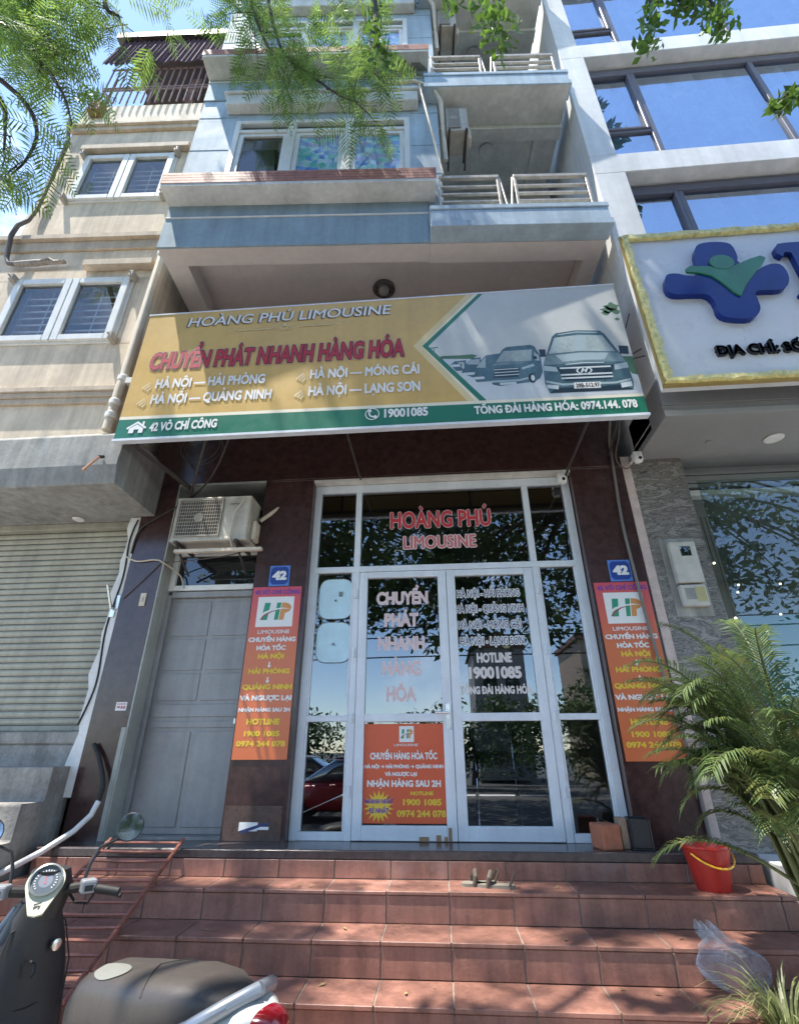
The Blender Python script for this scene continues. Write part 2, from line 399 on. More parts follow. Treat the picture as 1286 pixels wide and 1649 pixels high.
GREYF = mat('grey_window_frame', (.12, .115, .135), .45, var=.1, vs=6)
GOLDR = mat('crinkled_gold_trim', (.74, .64, .27), .45, var=.3, vs=18, col2=(.56, .58, .24), bump=.8, bs=70)
ACRYL = mat('white_acrylic', (.66, .68, .69), .3, var=.05, vs=2, grime=(.5, .5, .48))
INK = {}
def ink(name, col, rough=.55, **k):
    k.setdefault('var', .05)
    return mat('print_'+name, col, rough, **k)
# ------------------------------------------------------------------ ground
GZ = -.84
m = MB(); m.box(-60, 60, -5.6, 30, GZ-.2, GZ); PAVE = mat('pavement_slabs', (.42, .39, .35), .85, var=.2, vs=2, bump=.3)
tag(m.build('pavement', PAVE), None, None, kind='structure')
m = MB(); m.box(-60, 60, -5.75, -5.6, GZ-.2, GZ+.005); tag(m.build('kerb', CONC), None, None, kind='structure')
m = MB(); m.add([(-400, -400, GZ-.152), (400, -400, GZ-.152), (400, 400, GZ-.152), (-400, 400, GZ-.152)], [(0, 1, 2, 3)])
tag(m.build('road', mat('asphalt', (.09, .088, .085), .85, var=.25, vs=6, bump=.4)), None, None, kind='structure')

# ------------------------------------------------------------------ the narrow shop house, number 42
H = thing('shop_house', 'narrow pale blue house with stacked bay windows and a maroon granite ground floor', 'building', (-.4, .2, GZ))
m = MB(); m.wall(-2.93, 2.07, -.30, .12, -.02, 4.1, [(-2.58, -1.62, -.02, 3.24), (-1.10, 1.55, -.02, 3.22)])
m.build('granite_front', GRANITE, H, bevel=.004)
m = MB(); m.nb(-1.605, -1.135, .12, .126, .012, .245); m.build('faded_tile', GRANITE2, H)
m = MB(); m.nb(2.07, 2.15, -.3, .125, -.84, 3.34); m.build('plaster_edge', mat('pinkish_plaster', (.52, .42, .38), .9, var=.2, vs=8, bump=.4), H)
# reveals and soffits of the two openings
m = MB(); m.nb(-2.58, -2.565, -.30, .119, 0, 3.24); m.nb(-2.565, -1.62, -.30, .119, 3.215, 3.24)
m.nb(-2.62, -2.58, .12, .124, 0, .83)
m.build('painted_reveal', REVEAL, H)
m = MB(); m.nb(-1.10, 1.55, -.06, .119, 3.195, 3.22); m.build('lintel_soffit', PLASTER, H)
# body behind
m = MB(); m.box(-2.93, 2.13, .3, 9, 3.5, 14.5); m.box(-2.93, -2.6, .3, 9, GZ, 3.5); m.box(1.85, 2.13, .3, 9, GZ, 3.5)
m.nb(-2.93, 2.07, -.3, .1, 4.1, 6.05)
m.build('rear_wall', SOFFIT, H)
# interior
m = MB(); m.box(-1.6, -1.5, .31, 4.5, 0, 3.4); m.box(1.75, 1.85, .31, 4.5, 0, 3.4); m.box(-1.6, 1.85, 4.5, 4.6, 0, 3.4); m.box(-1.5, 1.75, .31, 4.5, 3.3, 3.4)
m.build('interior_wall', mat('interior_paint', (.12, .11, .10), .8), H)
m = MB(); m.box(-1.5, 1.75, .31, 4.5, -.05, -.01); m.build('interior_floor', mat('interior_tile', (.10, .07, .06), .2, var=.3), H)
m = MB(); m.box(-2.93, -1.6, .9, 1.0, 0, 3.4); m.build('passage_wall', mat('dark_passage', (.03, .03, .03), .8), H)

# front glass screen: frame, fixed side lights, two door leaves
m = MB()
m.nb(-1.10, -1.03, -.05, .03, 0, 3.19); m.nb(1.47, 1.545, -.05, .03, 0, 3.19); m.nb(-1.03, 1.47, -.05, .03, 3.105, 3.19)
m.nb(-1.03, 1.47, -.05, .028, 2.215, 2.275)
m.nb(-.66, -.60, -.05, .026, 2.275, 3.105); m.nb(1.06, 1.12, -.05, .026, 2.275, 3.105)
m.nb(-.66, -.60, -.05, .026, 0, 2.215); m.nb(1.06, 1.12, -.05, .026, 0, 2.215)
for a, b in ((-1.03, -.66), (1.12, 1.47)):
    m.nb(a, b, -.04, .02, 0, .06); m.nb(a, b, -.04, .02, .865, .915)
    m.nb(a, a+.018, -.04, .018, .06, .865); m.nb(b-.018, b, -.04, .018, .06, .865); m.nb(a, a+.018, -.04, .018, .915, 2.215); m.nb(b-.018, b, -.04, .018, .915, 2.215)
scr = m.build('door_frame', ALU, H, bevel=.004)
m = MB()
for a, b, c, d in ((-1.03, -.66, .06, .865), (-1.03, -.66, .915, 2.215), (1.12, 1.47, .06, .865), (1.12, 1.47, .915, 2.215), (-1.03, -.66, 2.275, 3.105), (-.60, 1.06, 2.275, 3.105), (1.12, 1.47, 2.275, 3.105)):
    m.flat([(a, c), (b, c), (b, d), (a, d)], 0)
m.build('glass_pane', GLASS, scr)
m = MB()
for k in range(4):
    for x in (-.628, 1.09): m.tube([(x, -.034, .3+k*.55+.0), (x, -.034, .38+k*.55)], .011, 8)
m.build('hinge', ALU, scr, smooth=True)
PINKT = ink('pink_white', (.68, .56, .55)); RED = ink('red', (.50, .035, .045)); WINK = ink('white', (.72, .72, .70)); NAVY = ink('navy', (.03, .04, .14)); OFFW = ink('off_white', (.62, .58, .55)); BLK = ink('black', (.02, .02, .022))
m = MB()
m.text('HOÀNG PHÚ', -.296, .715, 2.684, .172, -.0012, 1, off=.062); m.text('HOÀNG PHÚ', -.296, .715, 2.684, .172, -.0020, 0, off=.034)
m.text('LIMOUSINE', -.164, .551, 2.457, .126, -.0012, 1, off=.085); m.text('LIMOUSINE', -.164, .551, 2.457, .126, -.0020, 2, off=.03)
m.build_lines([RED, PINKT, ink('faded_red', (.52, .14, .15))], scr)
def leaf(x0, x1, hinge_left):
    m = MB(); w = .08
    m.nb(x0, x0+w, -.02, .03, .004, 2.21); m.nb(x1-w, x1, -.02, .03, .004, 2.21)
    m.nb(x0+w, x1-w, -.02, .03, .004, .075+.03); m.nb(x0+w, x1-w, -.02, .03, 2.15, 2.21); m.nb(x0+w, x1-w, -.02, .03, .86, .925)
    o = m.build('door_leaf', ALU, H, bevel=.004)
    m = MB()
    for c, d in ((.105, .86), (.925, 2.15)): m.flat([(x0+w, c), (x1-w, c), (x1-w, d), (x0+w, d)], 0)
    m.build('glass_pane', GLASS, o)
    return o
lf1 = leaf(-.597, .238, True); lf2 = leaf(.243, 1.057, False)
m = MB(); m.nb(.185, .222, .03, .036, .80, 1.0); m.tube([(.204, -.03, .93), (.204, -.075, .93)], .009, 8); m.tube([(.204, -.075, .93), (.09, -.075, .928)], .009, 8); m.lathe([(.008, 0), (.008, -.006)], (.204, -.036, .845), 10, axis='y')
m.build('handle', mat('handle_metal', (.6, .6, .6), .25, metal=.8), lf1, smooth=True)
m = MB()
for t, a, b, z in (('CHUYỂN', -.425, .054, 1.895), ('PHÁT', -.347, -.038, 1.685), ('NHANH', -.404, .013, 1.468), ('HÀNG', -.362, -.029, 1.249), ('HÓA', -.324, -.072, 1.032)):
    m.text(t, a, b, z, .112, -.0012, 0, off=.06); m.text(t, a, b, z, .112, -.0020, 1, off=-.004)
m.build_lines([PINKT, ink('pale_pink', (.66, .48, .48))], lf1)
m = MB()
for t, a, b, z in (('HÀ NỘI - HẢI PHÒNG', .338, .919, 1.944), ('HÀ NỘI - QUẢNG NINH', .319, .942, 1.797), ('HÀ NỘI - MÓNG CÁI', .337, .905, 1.647), ('HÀ NỘI - LẠNG SƠN', .345, .914, 1.5)):
    m.text(t, a, b, z, .064, -.0012, 1, off=.12); m.text(t, a, b, z, .064, -.0024, 0, off=.005)
for t, a, b, z, h in (('HOTLINE', .485, .786, 1.346, .075), ('19001085', .408, .856, 1.211, .088), ('TỔNG ĐÀI HÀNG HÓA', .321, .933, 1.081, .057)):
    m.text(t, a, b, z, h, -.0012, 2, off=.06)
m.build_lines([NAVY, WINK, OFFW], lf2)
m = MB()
for a, b, c, d in ((-.062, .014, .004, .034), (.07, .109, .004, .046), (.133, .158, .004, .036), (.167, .194, .004, .094)): m.nb(a, b, .03, .034, c, d)
m.build('cardboard_patch', mat('cardboard', (.30, .19, .11), .85), lf1)

# grey side door with transom light
m = MB()
m.nb(-2.565, -2.52, -.12, -.06, 0, 2.06); m.nb(-1.66, -1.62, -.12, -.06, 0, 2.06); m.nb(-2.52, -1.66, -.12, -.06, 2.03, 2.09)
m.nb(-2.52, -1.66, -.12, -.10, .02, 2.03)
for x0, x1 in ((-2.49, -2.10), (-2.06, -1.68)):
    for z0, z1 in ((1.06, 1.30), (1.33, 1.62), (1.65, 1.99)): m.nb(x0, x1, -.10, -.092, z0, z1)
    m.nb(x0, x1, -.10, -.092, .07, .80)
m.nb(-2.49, -1.68, -.10, -.09, .92, 1.03)
m.nb(-2.49, -1.68, -.10, -.09, .83, .885)
sd = m.build('side_door', DOORG, H, bevel=.006)
m = MB(); m.nb(-1.70, -1.67, -.09, -.05, .86, .90); m.build('handle', STEEL, sd)
m = MB(); m.bars(-2.565, -1.62, 2.10, 2.53, -.12, -.05, .055); tl = m.build('transom_window', WHITE, H, bevel=.004)
m = MB(); m.flat([(-2.51, 2.155), (-1.675, 2.155), (-1.675, 2.475), (-2.51, 2.475)], .09); m.build('pane', GLASST, tl)
m = MB(); m.nb(-2.62, -1.58, -.28, .02, .0, .018); m.nb(-2.565, -1.62, -.15, .0, 2.53, 2.56, 0); m.build('threshold', GREYC, H)

# upper floors (frame FB: s along, n out, z up); storey height 2.87
m = MB(FB)
holes = []
for k in range(3):
    dz = 2.87*k; holes.append((-2.28, .02, 6.62+dz, 8.22+dz))
m.wall(-2.80, .40, -.15, 0, 5.66, 15.2, holes); m.nb(-2.80, -2.62, -2.0, -.15, 5.66, 15.2)
for k in range(3):
    dz = 2.87*k
    for z in (7.55, 8.3, 6.95): m.nb(-2.80, -2.30, 0, .004, z+dz, z+.015+dz, 1); m.nb(.03, .40, 0, .004, z+dz, z+.015+dz, 1)
m.build('bay_wall', [BLUE, BLUED], H, bevel=.004)
for k in range(3):
    dz = 2.87*k; m = MB(FB)
    m.nb(-2.81, .215, 0, .02, 5.66 if k == 0 else 5.85+dz, 6.145+dz if k == 0 else 6.31+dz)
    m.nb(-2.81, .215, 0, .03, 6.15+dz, 6.17+dz, 1) if k == 0 else m.nb(-2.81, .215, 0, .03, 6.315+dz, 6.33+dz, 1)
    m.nb(-2.81, .215, 0, .02, 6.175+dz if k == 0 else 6.335+dz, 6.379+dz)
    m.build('bay_apron', [BLUED, WHITE], H, bevel=.004)  # apron colour carries the shade of the ledge above it
for k in range(3):
    dz = 2.87*k; n1 = .25 if k == 0 else .29; h = .21 if k == 0 else .15
    m = MB(FB); m.nb(-2.82, .30, 0, n1, 6.38+dz, 6.40+h+dz); led = m.build('window_ledge', WSOFF, H, bevel=.005)
    m = MB(FB)
    for j in range(4): m.nb(-2.825, .305, n1, n1+.006, 6.43+dz+j*h/4.3, 6.43+dz+(j+.88)*h/4.3)
    m.nb(-2.82, .30, .1, n1, 6.40+h+dz, 6.408+h+dz); m.build('brick_tile_band', BRICKT, led)
    if k:
        m = MB(FB)
        for s_, n_, r_ in ((-2.35, .12, .10), (-.06, .17, .08), (.13, .12, .12), (-.1, .1, .07)):
            P_ = [(s_+r_*(1+.4*math.sin(3*a+s_))*math.cos(a), -n_+.6*r_*(1+.3*math.cos(2*a))*math.sin(a), 6.376+dz) for a in np.linspace(0, 2*math.pi, 14)[:-1]]
            m.add(P_, [tuple(range(len(P_)))])
        m.build('peeled_patch', mat('bare_cement', (.2, .19, .17), .9, var=.3, vs=20), led)
    m = MB(FB); m.nb(-2.42, .14, 0, .13, 8.37+dz, 8.60+dz); m.nb(-2.46, .18, 0, .16, 8.60+dz, 8.65+dz); m.build('window_hood', WSOFF, H, bevel=.01)
    # window: outer frame, three sashes
    m = MB(FB); m.bars(-2.28, .02, 6.62+dz, 8.22+dz, -.10, .005, .07)
    m.nb(-2.21, -.05, -.10, .0, 7.95+dz, 8.01+dz)
    for s in (-1.52, -.78): m.nb(s-.05, s+.05, -.10, .003, 6.69+dz, 8.15+dz)
    wf = m.build('bay_window', WHITE, H, bevel=.005)
    for a, b, gm in ((-2.21, -1.57, GLASSW), (-1.47, -.83, FILM), (-.73, -.05, FILM)):
        m = MB(FB); m.bars(a+.004, b-.004, 6.70+dz, 7.945+dz, -.07, -.02, .055); m.build('sash', WHITE, wf)
        m = MB(FB); m.flat([(a+.05, 6.74+dz), (b-.05, 6.74+dz), (b-.05, 7.90+dz), (a+.05, 7.90+dz)], .045); m.build('pane', gm, wf)
    m = MB(FB)
    for a, b in ((-2.21, -1.57), (-1.47, -.83), (-.73, -.05)): m.flat([(a, 8.01+dz), (b, 8.01+dz), (b, 8.15+dz), (a, 8.15+dz)], .05)
    m.build('transom_pane', GLASSD, wf)
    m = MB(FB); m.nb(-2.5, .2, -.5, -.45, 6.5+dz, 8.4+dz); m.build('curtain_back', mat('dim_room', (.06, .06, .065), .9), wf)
# underside of first upper floor, with recess
m = MB(FB)
m.nb(-2.80, .22, -.22, -.001, 5.655, 5.66+.23); m.nb(.22, 2.15, -.24, .0, 5.655, 5.66+.23); m.nb(-2.80, -2.55, -1.05, -.22, 5.655, 5.89); m.nb(1.97, 2.15, -1.05, -.24, 5.655, 5.89)
m.nb(-2.55, 1.97, -1.05, -.22, 5.87, 5.95)
m.build('underside', SOFFIT, H, bevel=.004)
# balconies at the right
for k in range(3):
    dz = 2.87*k
    m = MB(FB)
    m.nb(.22, 2.17, 0, .20, 5.662+dz, 5.755+dz); m.nb(.23, 2.155, 0, .185, 5.765+dz, 5.95+dz); m.nb(.22, 2.165, -.0, .195, 5.96+dz, 6.03+dz); m.nb(.40, 2.15, -2.0, 0, 5.664+dz if k else 5.90, 6.02+dz)
    b = m.build('balcony', BLUE, H, bevel=.006)
    if k:
        m = MB(FB); m.nb(.41, 2.14, -2.0, .185, 5.655+dz, 5.6615+dz); m.nb(.41, 2.14, -.42, -.26, 5.56+dz, 5.655+dz); m.nb(1.80, 1.88, -2.0, -.42, 5.60+dz, 5.655+dz)
        m.lathe([(.11, 0), (.10, -.03), (.0, -.045)], (1.15, .58, 5.655+dz), 18)
        m.build('balcony_soffit', WSOFF, b)
    m = MB(FB)
    for a, c in ((.34, 1.05), (1.22, 2.08)):
        for j, z in enumerate((6.10, 6.24, 6.38, 6.52, 6.68)): m.nb(a, c, .06, .09 if j < 4 else .10, z+dz, z+(.032 if j < 4 else .05)+dz)
        m.nb(a, a+.03, .055, .095, 6.02+dz, 6.74+dz); m.nb(c-.03, c, .055, .095, 6.02+dz, 6.74+dz)
    m.tube([(1.06, -.075, 6.70+dz), (1.12, -.075, 6.05+dz)], .014, 6); m.tube([(1.21, -.075, 6.70+dz), (1.15, -.075, 6.05+dz)], .014, 6)
    m.build('railing', RAILM, b, bevel=.003)
    m = MB(FB); m.nb(.40, 2.15, -1.3, -1.2, 6.02+dz, 8.5+dz); m.nb(.38, .40, -1.2, -.15, 6.02+dz, 8.5+dz)
    m.build('balcony_rear_wall', WSOFF, b)
    m = MB(FB); m.nb(.9, 1.7, -1.2, -1.17, 6.05+dz, 8.1+dz); m.build('balcony_door', mat('brown_door', (.12, .07, .05), .5), b)

# ------------------------------------------------------------------ steps
S = thing('front_steps', 'wide terracotta tiled steps with pale grout leading up to the glass door', 'steps', (-.3, -1.0, GZ))
m = MB(); m.box(-2.93, 2.25, -.392, .31, -.06, -.0); m.build('landing', NOSE, S, bevel=.008)
X0, TL, LD, RH, TD = .1523, .40, .39, .1675, .306
for k in range(5):
    ya = -LD-k*TD; zt = -k*RH                   # riser face k at y=ya from zt-RH to zt
    m = MB(); xr = 2.25
    if k < 4: m.box(-2.92, xr-.005, ya-TD+.012, ya+.006, zt-RH-.17, zt-RH-.004, 1)
    m.box(-2.92, xr-.006, ya+.004, ya+.3, zt-RH, zt-.03-(0 if k else .032), 1)
    g = .004
    i0 = math.floor((-2.92-X0)/TL)
    for i in range(i0, i0+15):
        a = X0+i*TL+g; b = X0+(i+1)*TL-g
        a = max(a, -2.92); b = min(b, xr)
        if b-a < .03: continue
        j = rng.normal(0, .0008, 4)
        m.box(a, b, ya-.002+j[0], ya+.004, zt-RH+.002, zt-(.061 if k == 0 else .024), 0)      # riser tile
        if k < 4: m.box(a, b, ya-TD-.012+j[1], ya-.0045, zt-RH-.02, zt-RH+j[2], 0)            # tread tile with a small nosing
    m.build('step', [TERRA, GROUT], S, bevel=.0035)
# ------------------------------------------------------------------ beige house on the left
B = thing('beige_house', 'stained beige plaster house with white casement windows and a caged top balcony', 'building', (-4.2, .2, GZ))
m = MB(FL)
m.wall(-2.6, -.02, -.2, 0, 3.45, 6.5, [(-1.75, -.30, 4.70, 5.75)]); m.wall(-2.02, -.02, -.2, 0, 6.5, 9.68, [(-1.62, -.27, 7.24, 8.30)])
m.nb(-2.02, -1.86, -6, -.2, 6.5, 9.68); m.nb(-2.6, -2.4, -6, -.2, 3.45, 6.5); m.nb(-.2, -.02, -3, -.2, 3.45, 9.68)
m.nb(-2.6, -.02, -6, -.2, 6.3, 6.5); m.nb(-2.02, -.02, -6, -.2, 9.0, 9.2)
m.build('plaster_wall', BEIGE, B, bevel=.005)
for bands in (((-2.62, -.03, .03, 6.26, 6.42), (-2.66, -.02, .08, 6.42, 6.50)), ((-2.05, -.02, .05, 8.92, 9.0), (-2.08, -.02, .09, 9.0, 9.05)), ((-2.62, -.02, .03, 3.86, 3.93), (-2.62, -.03, .05, 3.93, 3.99), (-2.64, -.02, .07, 3.99, 4.05))):
    m = MB(FL)
    for a_, b_, n_, z0, z1 in bands: m.nb(a_, b_, 0, n_, z0, z1)
    m.build('string_course', [BEIGED], B, bevel=.005)
m = MB(FL); m.nb(-.95, -.10, 0, .10, 5.88, 5.98); m.build('window_hood', BEIGED, B, bevel=.005)
m = MB(FL); m.nb(-1.68, -.12, 0, .09, 8.36, 8.46); m.build('window_hood', BEIGED, B, bevel=.005)
for a, b, c, d in ((-1.75, -.30, 4.70, 5.75), (-1.62, -.27, 7.24, 8.30)):
    mid = (a+b)/2
    m = MB(FL); m.bars(a, b, c, d, -.06, .02, .05); w = m.build('window', WHITE, B, bevel=.005)
    for x0, x1 in ((a+.03, mid), (mid, b-.03)):
        m = MB(FL); m.bars(x0+.004, x1-.004, c+.03, d-.03, -.02, .05, .085); m.build('casement', WHITE, w, bevel=.006)
        m = MB(FL); m.flat([(x0+.08, c+.1), (x1-.08, c+.1), (x1-.08, d-.1), (x0+.08, d-.1)], -.012); m.build('pane', GLASSW, w)
    m = MB(FL)
    for j in range(8): z = c+.1+j*(d-c-.2)/8; m.tube([(a+.1, .10, z), (b-.1, .10, z)], .013, 6)
    for x in np.linspace(a+.12, b-.12, 5): m.tube([(x, .10, c+.08), (x, .10, d-.08)], .007, 6)
    m.build('inner_grille', WHITE, w)
    m = MB(FL); m.nb(a-.2, b+.2, -.9, -.85, c-.2, d+.2); m.build('room_back', mat('grey_room', (.32, .32, .31), .9), w)
    m = MB(FL)
    for x in (a-.02, b-.03):
        for z in (c-.02, d-.09): m.nb(x, x+.06, .0, .11, z, z+.10); m.nb(x+.015, x+.045, .11, .15, z+.03, z+.05)
    m.build('hinge_block', mat('old_hinge', (.36, .33, .28), .6, grime=(.1, .08, .06)), w, bevel=.01)
# caged balcony with corrugated awning
m = MB(FL)
for i in range(17): s = -1.80+i*.112; m.tube([(s, -.04, 9.66), (s, -.04, 10.75)], .012, 6)
for z in (10.05, 10.12, 10.7): m.tube([(-1.83, -.04, z), (.0, -.04, z)], .014, 6)
for j in range(6): y = .1+j*.3; m.tube([(-1.83, y, 9.66), (-1.83, y, 10.75)], .012, 6)
for z in (10.05, 10.12): m.tube([(-1.83, -.04, z), (-1.83, 1.8, z)], .012, 6)
m.build('cage', mat('rusty_cage', (.22, .15, .14), .6, var=.4, vs=20), B)
m = MB(FL)
n = 110; V = []; Fc = []
for i in range(n+1):
    s = -1.96+i*(2.04/n); o_ = .022*math.cos(i*2*math.pi/4.6); e_ = .02*math.sin(i*1.3)+.02*math.sin(i*.31)
    V += [(s+.06, -.03+o_*.6, 11.74), (s, -.14+o_*.8, 10.66+e_*1.6)]
for i in range(n): Fc.append((2*i, 2*i+1, 2*i+3, 2*i+2))
m.add(V, Fc, 0); m.nb(-1.99, .12, -.06, .10, 11.70, 11.86, 1)
m.build('corrugated_awning', [mat('maroon_sheet', (.075, .045, .055), .85, spec=.15, var=.3, vs=6), DARKM], B)
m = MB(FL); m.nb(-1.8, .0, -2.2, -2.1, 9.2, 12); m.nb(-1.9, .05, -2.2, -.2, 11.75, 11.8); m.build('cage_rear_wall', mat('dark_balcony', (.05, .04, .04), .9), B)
# canopy over the shop front, shutter, plinth
m = MB()
m.prism([(-.80, 3.46), (-.86, 3.40), (-.875, 3.05), (-.83, 2.87), (.1, 2.87), (.1, 3.46)], -6.5, -2.78, ax='x')
m.build('canopy', GREYC, B, bevel=.01)
m = MB(); m.lathe([(.05, 0), (.06, .01), (.0, .012)], (-3.62, -.12, 2.856), 16); m.build('canopy_light', WHITE, B)
m = MB()
nS = 33; zt, zb = 2.86, .80; hs = (zt-zb)/nS
for i in range(nS):
    z = zb+i*hs
    m.add([(-6.5, .06, z), (-3.08, .06, z), (-3.08, .048, z+hs*.25), (-6.5, .048, z+hs*.25), (-6.5, .046, z+hs*.65), (-3.08, .046, z+hs*.65), (-6.5, .064, z+hs*.97), (-3.08, .064, z+hs*.97)], [(0, 1, 2, 3), (3, 2, 5, 4), (4, 5, 7, 6)])
m.build('roller_shutter', SHUT, B)
m = MB(); m.nb(-3.085, -3.04, -.07, -.0, .8, 2.87); m.nb(-6.5, -3.06, -.06, .02, 2.80, 2.868); m.build('shutter_channel', SHUT, B, bevel=.004)
m = MB(); pts = [(-2.93, 2.86), (-2.93, .30)]
zz = np.linspace(.30, 2.86, 22); pts += [(-3.03+.018*math.sin(i*2.1)+.012*math.sin(i*5.3), z) for i, z in enumerate(zz)]
m.prism(pts, -.115, .2); m.build('ragged_plaster_strip', mat('white_plaster', (.70, .69, .66), .9, var=.1, vs=6, bump=.3), B)
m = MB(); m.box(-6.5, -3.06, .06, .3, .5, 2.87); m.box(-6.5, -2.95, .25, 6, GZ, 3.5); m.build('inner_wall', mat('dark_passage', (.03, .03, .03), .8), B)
m = MB()
m.box(-6.5, -2.97, -.06, .3, .70, .80); m.box(-6.5, -2.985, -.05, .3, .50, .70)
m.build('shop_plinth', CONC, B, bevel=.012)
C_ = thing('concrete_steps', 'worn grey concrete steps below the closed roller shutter', 'steps', (-4.2, -.5, GZ))
m = MB(); z = .53; y = -.05
prof = [(-.05, .50), (-.05, .53)]
pr = [(.30, .53)]
yy = -.05
P2 = [(.0, GZ), (.0, .53)]
for i in range(6):
    P2 += [(-.27-.235*i, .53-.24*i), (-.27-.235*i, .53-.24*(i+1))]
P2 = [p for p in P2 if p[1] > GZ-.01] + [(P2[-1][0], GZ)]
m.prism([(a-.05, b) for a, b in P2], -6.5, -3.0, ax='x')
m.build('flight', CONC, C_, bevel=.015, seg=2)

# ------------------------------------------------------------------ white building on the right
W = thing('white_building', 'white rendered building with wide dark framed windows and a grey canopy over its shop', 'building', (4.4, .5, GZ))
yw = .85
m = MB(); ops = [(2.60, 7.0, 5.0, 6.90), (2.57, 7.0, 7.27, 9.70), (2.53, 7.0, 10.06, 12.6)]
m.wall(2.24, 7.4, .55, yw, 3.72, 14.5, ops); m.nb(2.24, 2.5, -3, .55, 3.37, 14.5)
m.build('rendered_wall', WWALL, W, bevel=.006)
m = MB(); m.nb(2.6, 7.4, .30, .55, 6.84, 7.30); m.nb(2.6, 7.4, .30, .55, 9.64, 10.1); m.build('window_head', WSOFF, W)
for (a, b, c, d) in ops:
    zr = c+(d-c)*.32
    m = MB(); m.nb(a-.02, b, .60, .68, d-.17, d-.04); m.nb(a-.02, b, .60, .68, c-.02, c+.03); m.nb(a-.02, a+.045, .60, .68, c+.03, d-.17)
    m.nb(3.23, 3.30, .60, .675, c+.03, d-.17); m.nb(4.88, 4.95, .60, .675, c+.03, d-.17); m.nb(a+.045, 3.23, .60, .67, zr, zr+.05)
    w = m.build('window', GREYF, W, bevel=.006)
    m = MB(); m.bars(a+.05, 3.225, zr+.055, d-.175, .63, .69, .045); m.build('casement', GREYF, w, bevel=.008)
    m = MB(); m.flat([(a+.03, c+.02), (3.24, c+.02), (3.24, d-.15), (a+.03, d-.15)], -.64); m.flat([(3.29, c+.02), (4.89, c+.02), (4.89, d-.15), (3.29, d-.15)], -.64); m.flat([(4.94, c+.02), (7, c+.02), (7, d-.15), (4.94, d-.15)], -.64)
    m.build('pane', GLASSB, w)
    m = MB(); xs = np.linspace(a, 7, 220); V = []
    for i, x in enumerate(xs): y = -.53+.03*math.sin(x*15)+.018*math.sin(x*31+1); V += [(x, y, c), (x, y, d)]
    m.add(V, [(2*i, 2*i+2, 2*i+3, 2*i+1) for i in range(len(xs)-1)]); m.build('curtain', mat('white_curtain', (.7, .72, .75), .9), w, smooth=True)
m = MB(); m.nb(2.24, 7.4, .1, yw-.02, 3.44, 3.72); m.nb(2.23, 7.4, .1, yw, 3.30, 3.36); m.nb(2.24, 7.4, .1, yw-.03, 3.36, 3.44)
m.lathe([(.03, 0), (.03, .01)], (2.8, -.4, 3.288), 8)
m.build('canopy_fascia', GREYS, W, bevel=.012, seg=2)
m = MB(); m.nb(2.15, 7.4, -.3, .1, 3.30, 3.36); m.build('canopy_soffit', GREYS, W)
m = MB(); m.lathe([(.075, 0), (.085, -.012), (.06, -.02), (0, -.02)], (3.39, -.42, 3.30), 24); m.build('downlight', WHITE, W, smooth=True)
m = MB(); m.nb(2.15, 2.66, -.5, .12, GZ, 3.30); m.build('stone_pillar', STONE, W, bevel=.005)
m = MB()
for j in range(5): m.nb(2.66, 7.4, -.2, -.1+.012*(j % 2), 3.07+j*.047, 3.07+(j+.85)*.047)
m.build('shutter_box', GREYS, W); 
m = MB(); m.nb(2.66, 7.4, -.22, -.12, 2.985, 3.05); m.nb(2.66, 2.72, -.22, -.15, GZ, 2.985); m.build('shopfront_frame', WHITE, W, bevel=.005)
m = MB(); m.flat([(2.70, GZ), (7.4, GZ), (7.4, 2.99), (2.70, 2.99)], -.20); m.build('shop_glass', glass('shop_glass', .11, (.45, .55, .52)), W)
m = MB(); m.flat([(2.72, GZ), (7.4, GZ), (7.4, 1.66), (2.72, 1.66)], -.196); m.build('frosted_film', mat('frosted_film', (.20, .40, .40), .35, var=.08, spec=.5), W)
m = MB(); m.box(2.66, 7.4, 3.2, 3.3, GZ, 3.3); m.box(2.66, 7.4, .22, 3.2, 3.0, 3.1); m.box(2.6, 2.7, .22, 3.2, GZ, 3.1); m.build('shop_inner_wall', mat('shop_paint', (.26, .28, .25), .8, var=.2, vs=1), W)
lm = bpy.data.materials.new('lamp_glow'); lm.use_nodes = True; lm.node_tree.nodes['Principled BSDF'].inputs['Emission Color'].default_value = (1, .86, .65, 1); lm.node_tree.nodes['Principled BSDF'].inputs['Emission Strength'].default_value = 1.2
for x, z, wh in ((3.15, 2.45, 'highest and leftmost of the cluster'), (3.33, 2.2, 'upper one of the close pair'), (3.30, 2.12, 'lower one of the close pair'), (3.75, 2.2, 'rightmost of the cluster'), (3.2, 1.85, 'left one of the two lowest'), (3.65, 1.88, 'right one of the two lowest')):
    t = thing('pendant_lamp', 'tiny lit pendant bulb behind the right shop window, '+wh, 'lamp', (x, .7, z), group='pendant bulbs in the right shop')
    m = MB(); m.tube([(x, .7, 3.0), (x, .7, z+.02)], .004, 5); m.build('cord', BLACKP, t)
    m = MB(); m.lathe([(0, -.012), (.010, -.008), (.013, 0), (.009, .010), (0, .013)], (x, .7, z), 10); m.build('bulb', lm, t, smooth=True)
m = MB(); m.box(2.30, 6, -1.0, .1, GZ, -.30); m.box(2.30, 6, -.75, .1, -.30, -.04); m.build('side_steps', mat('white_granite', (.62, .62, .60), .5, var=.1, vs=12), W, bevel=.006)
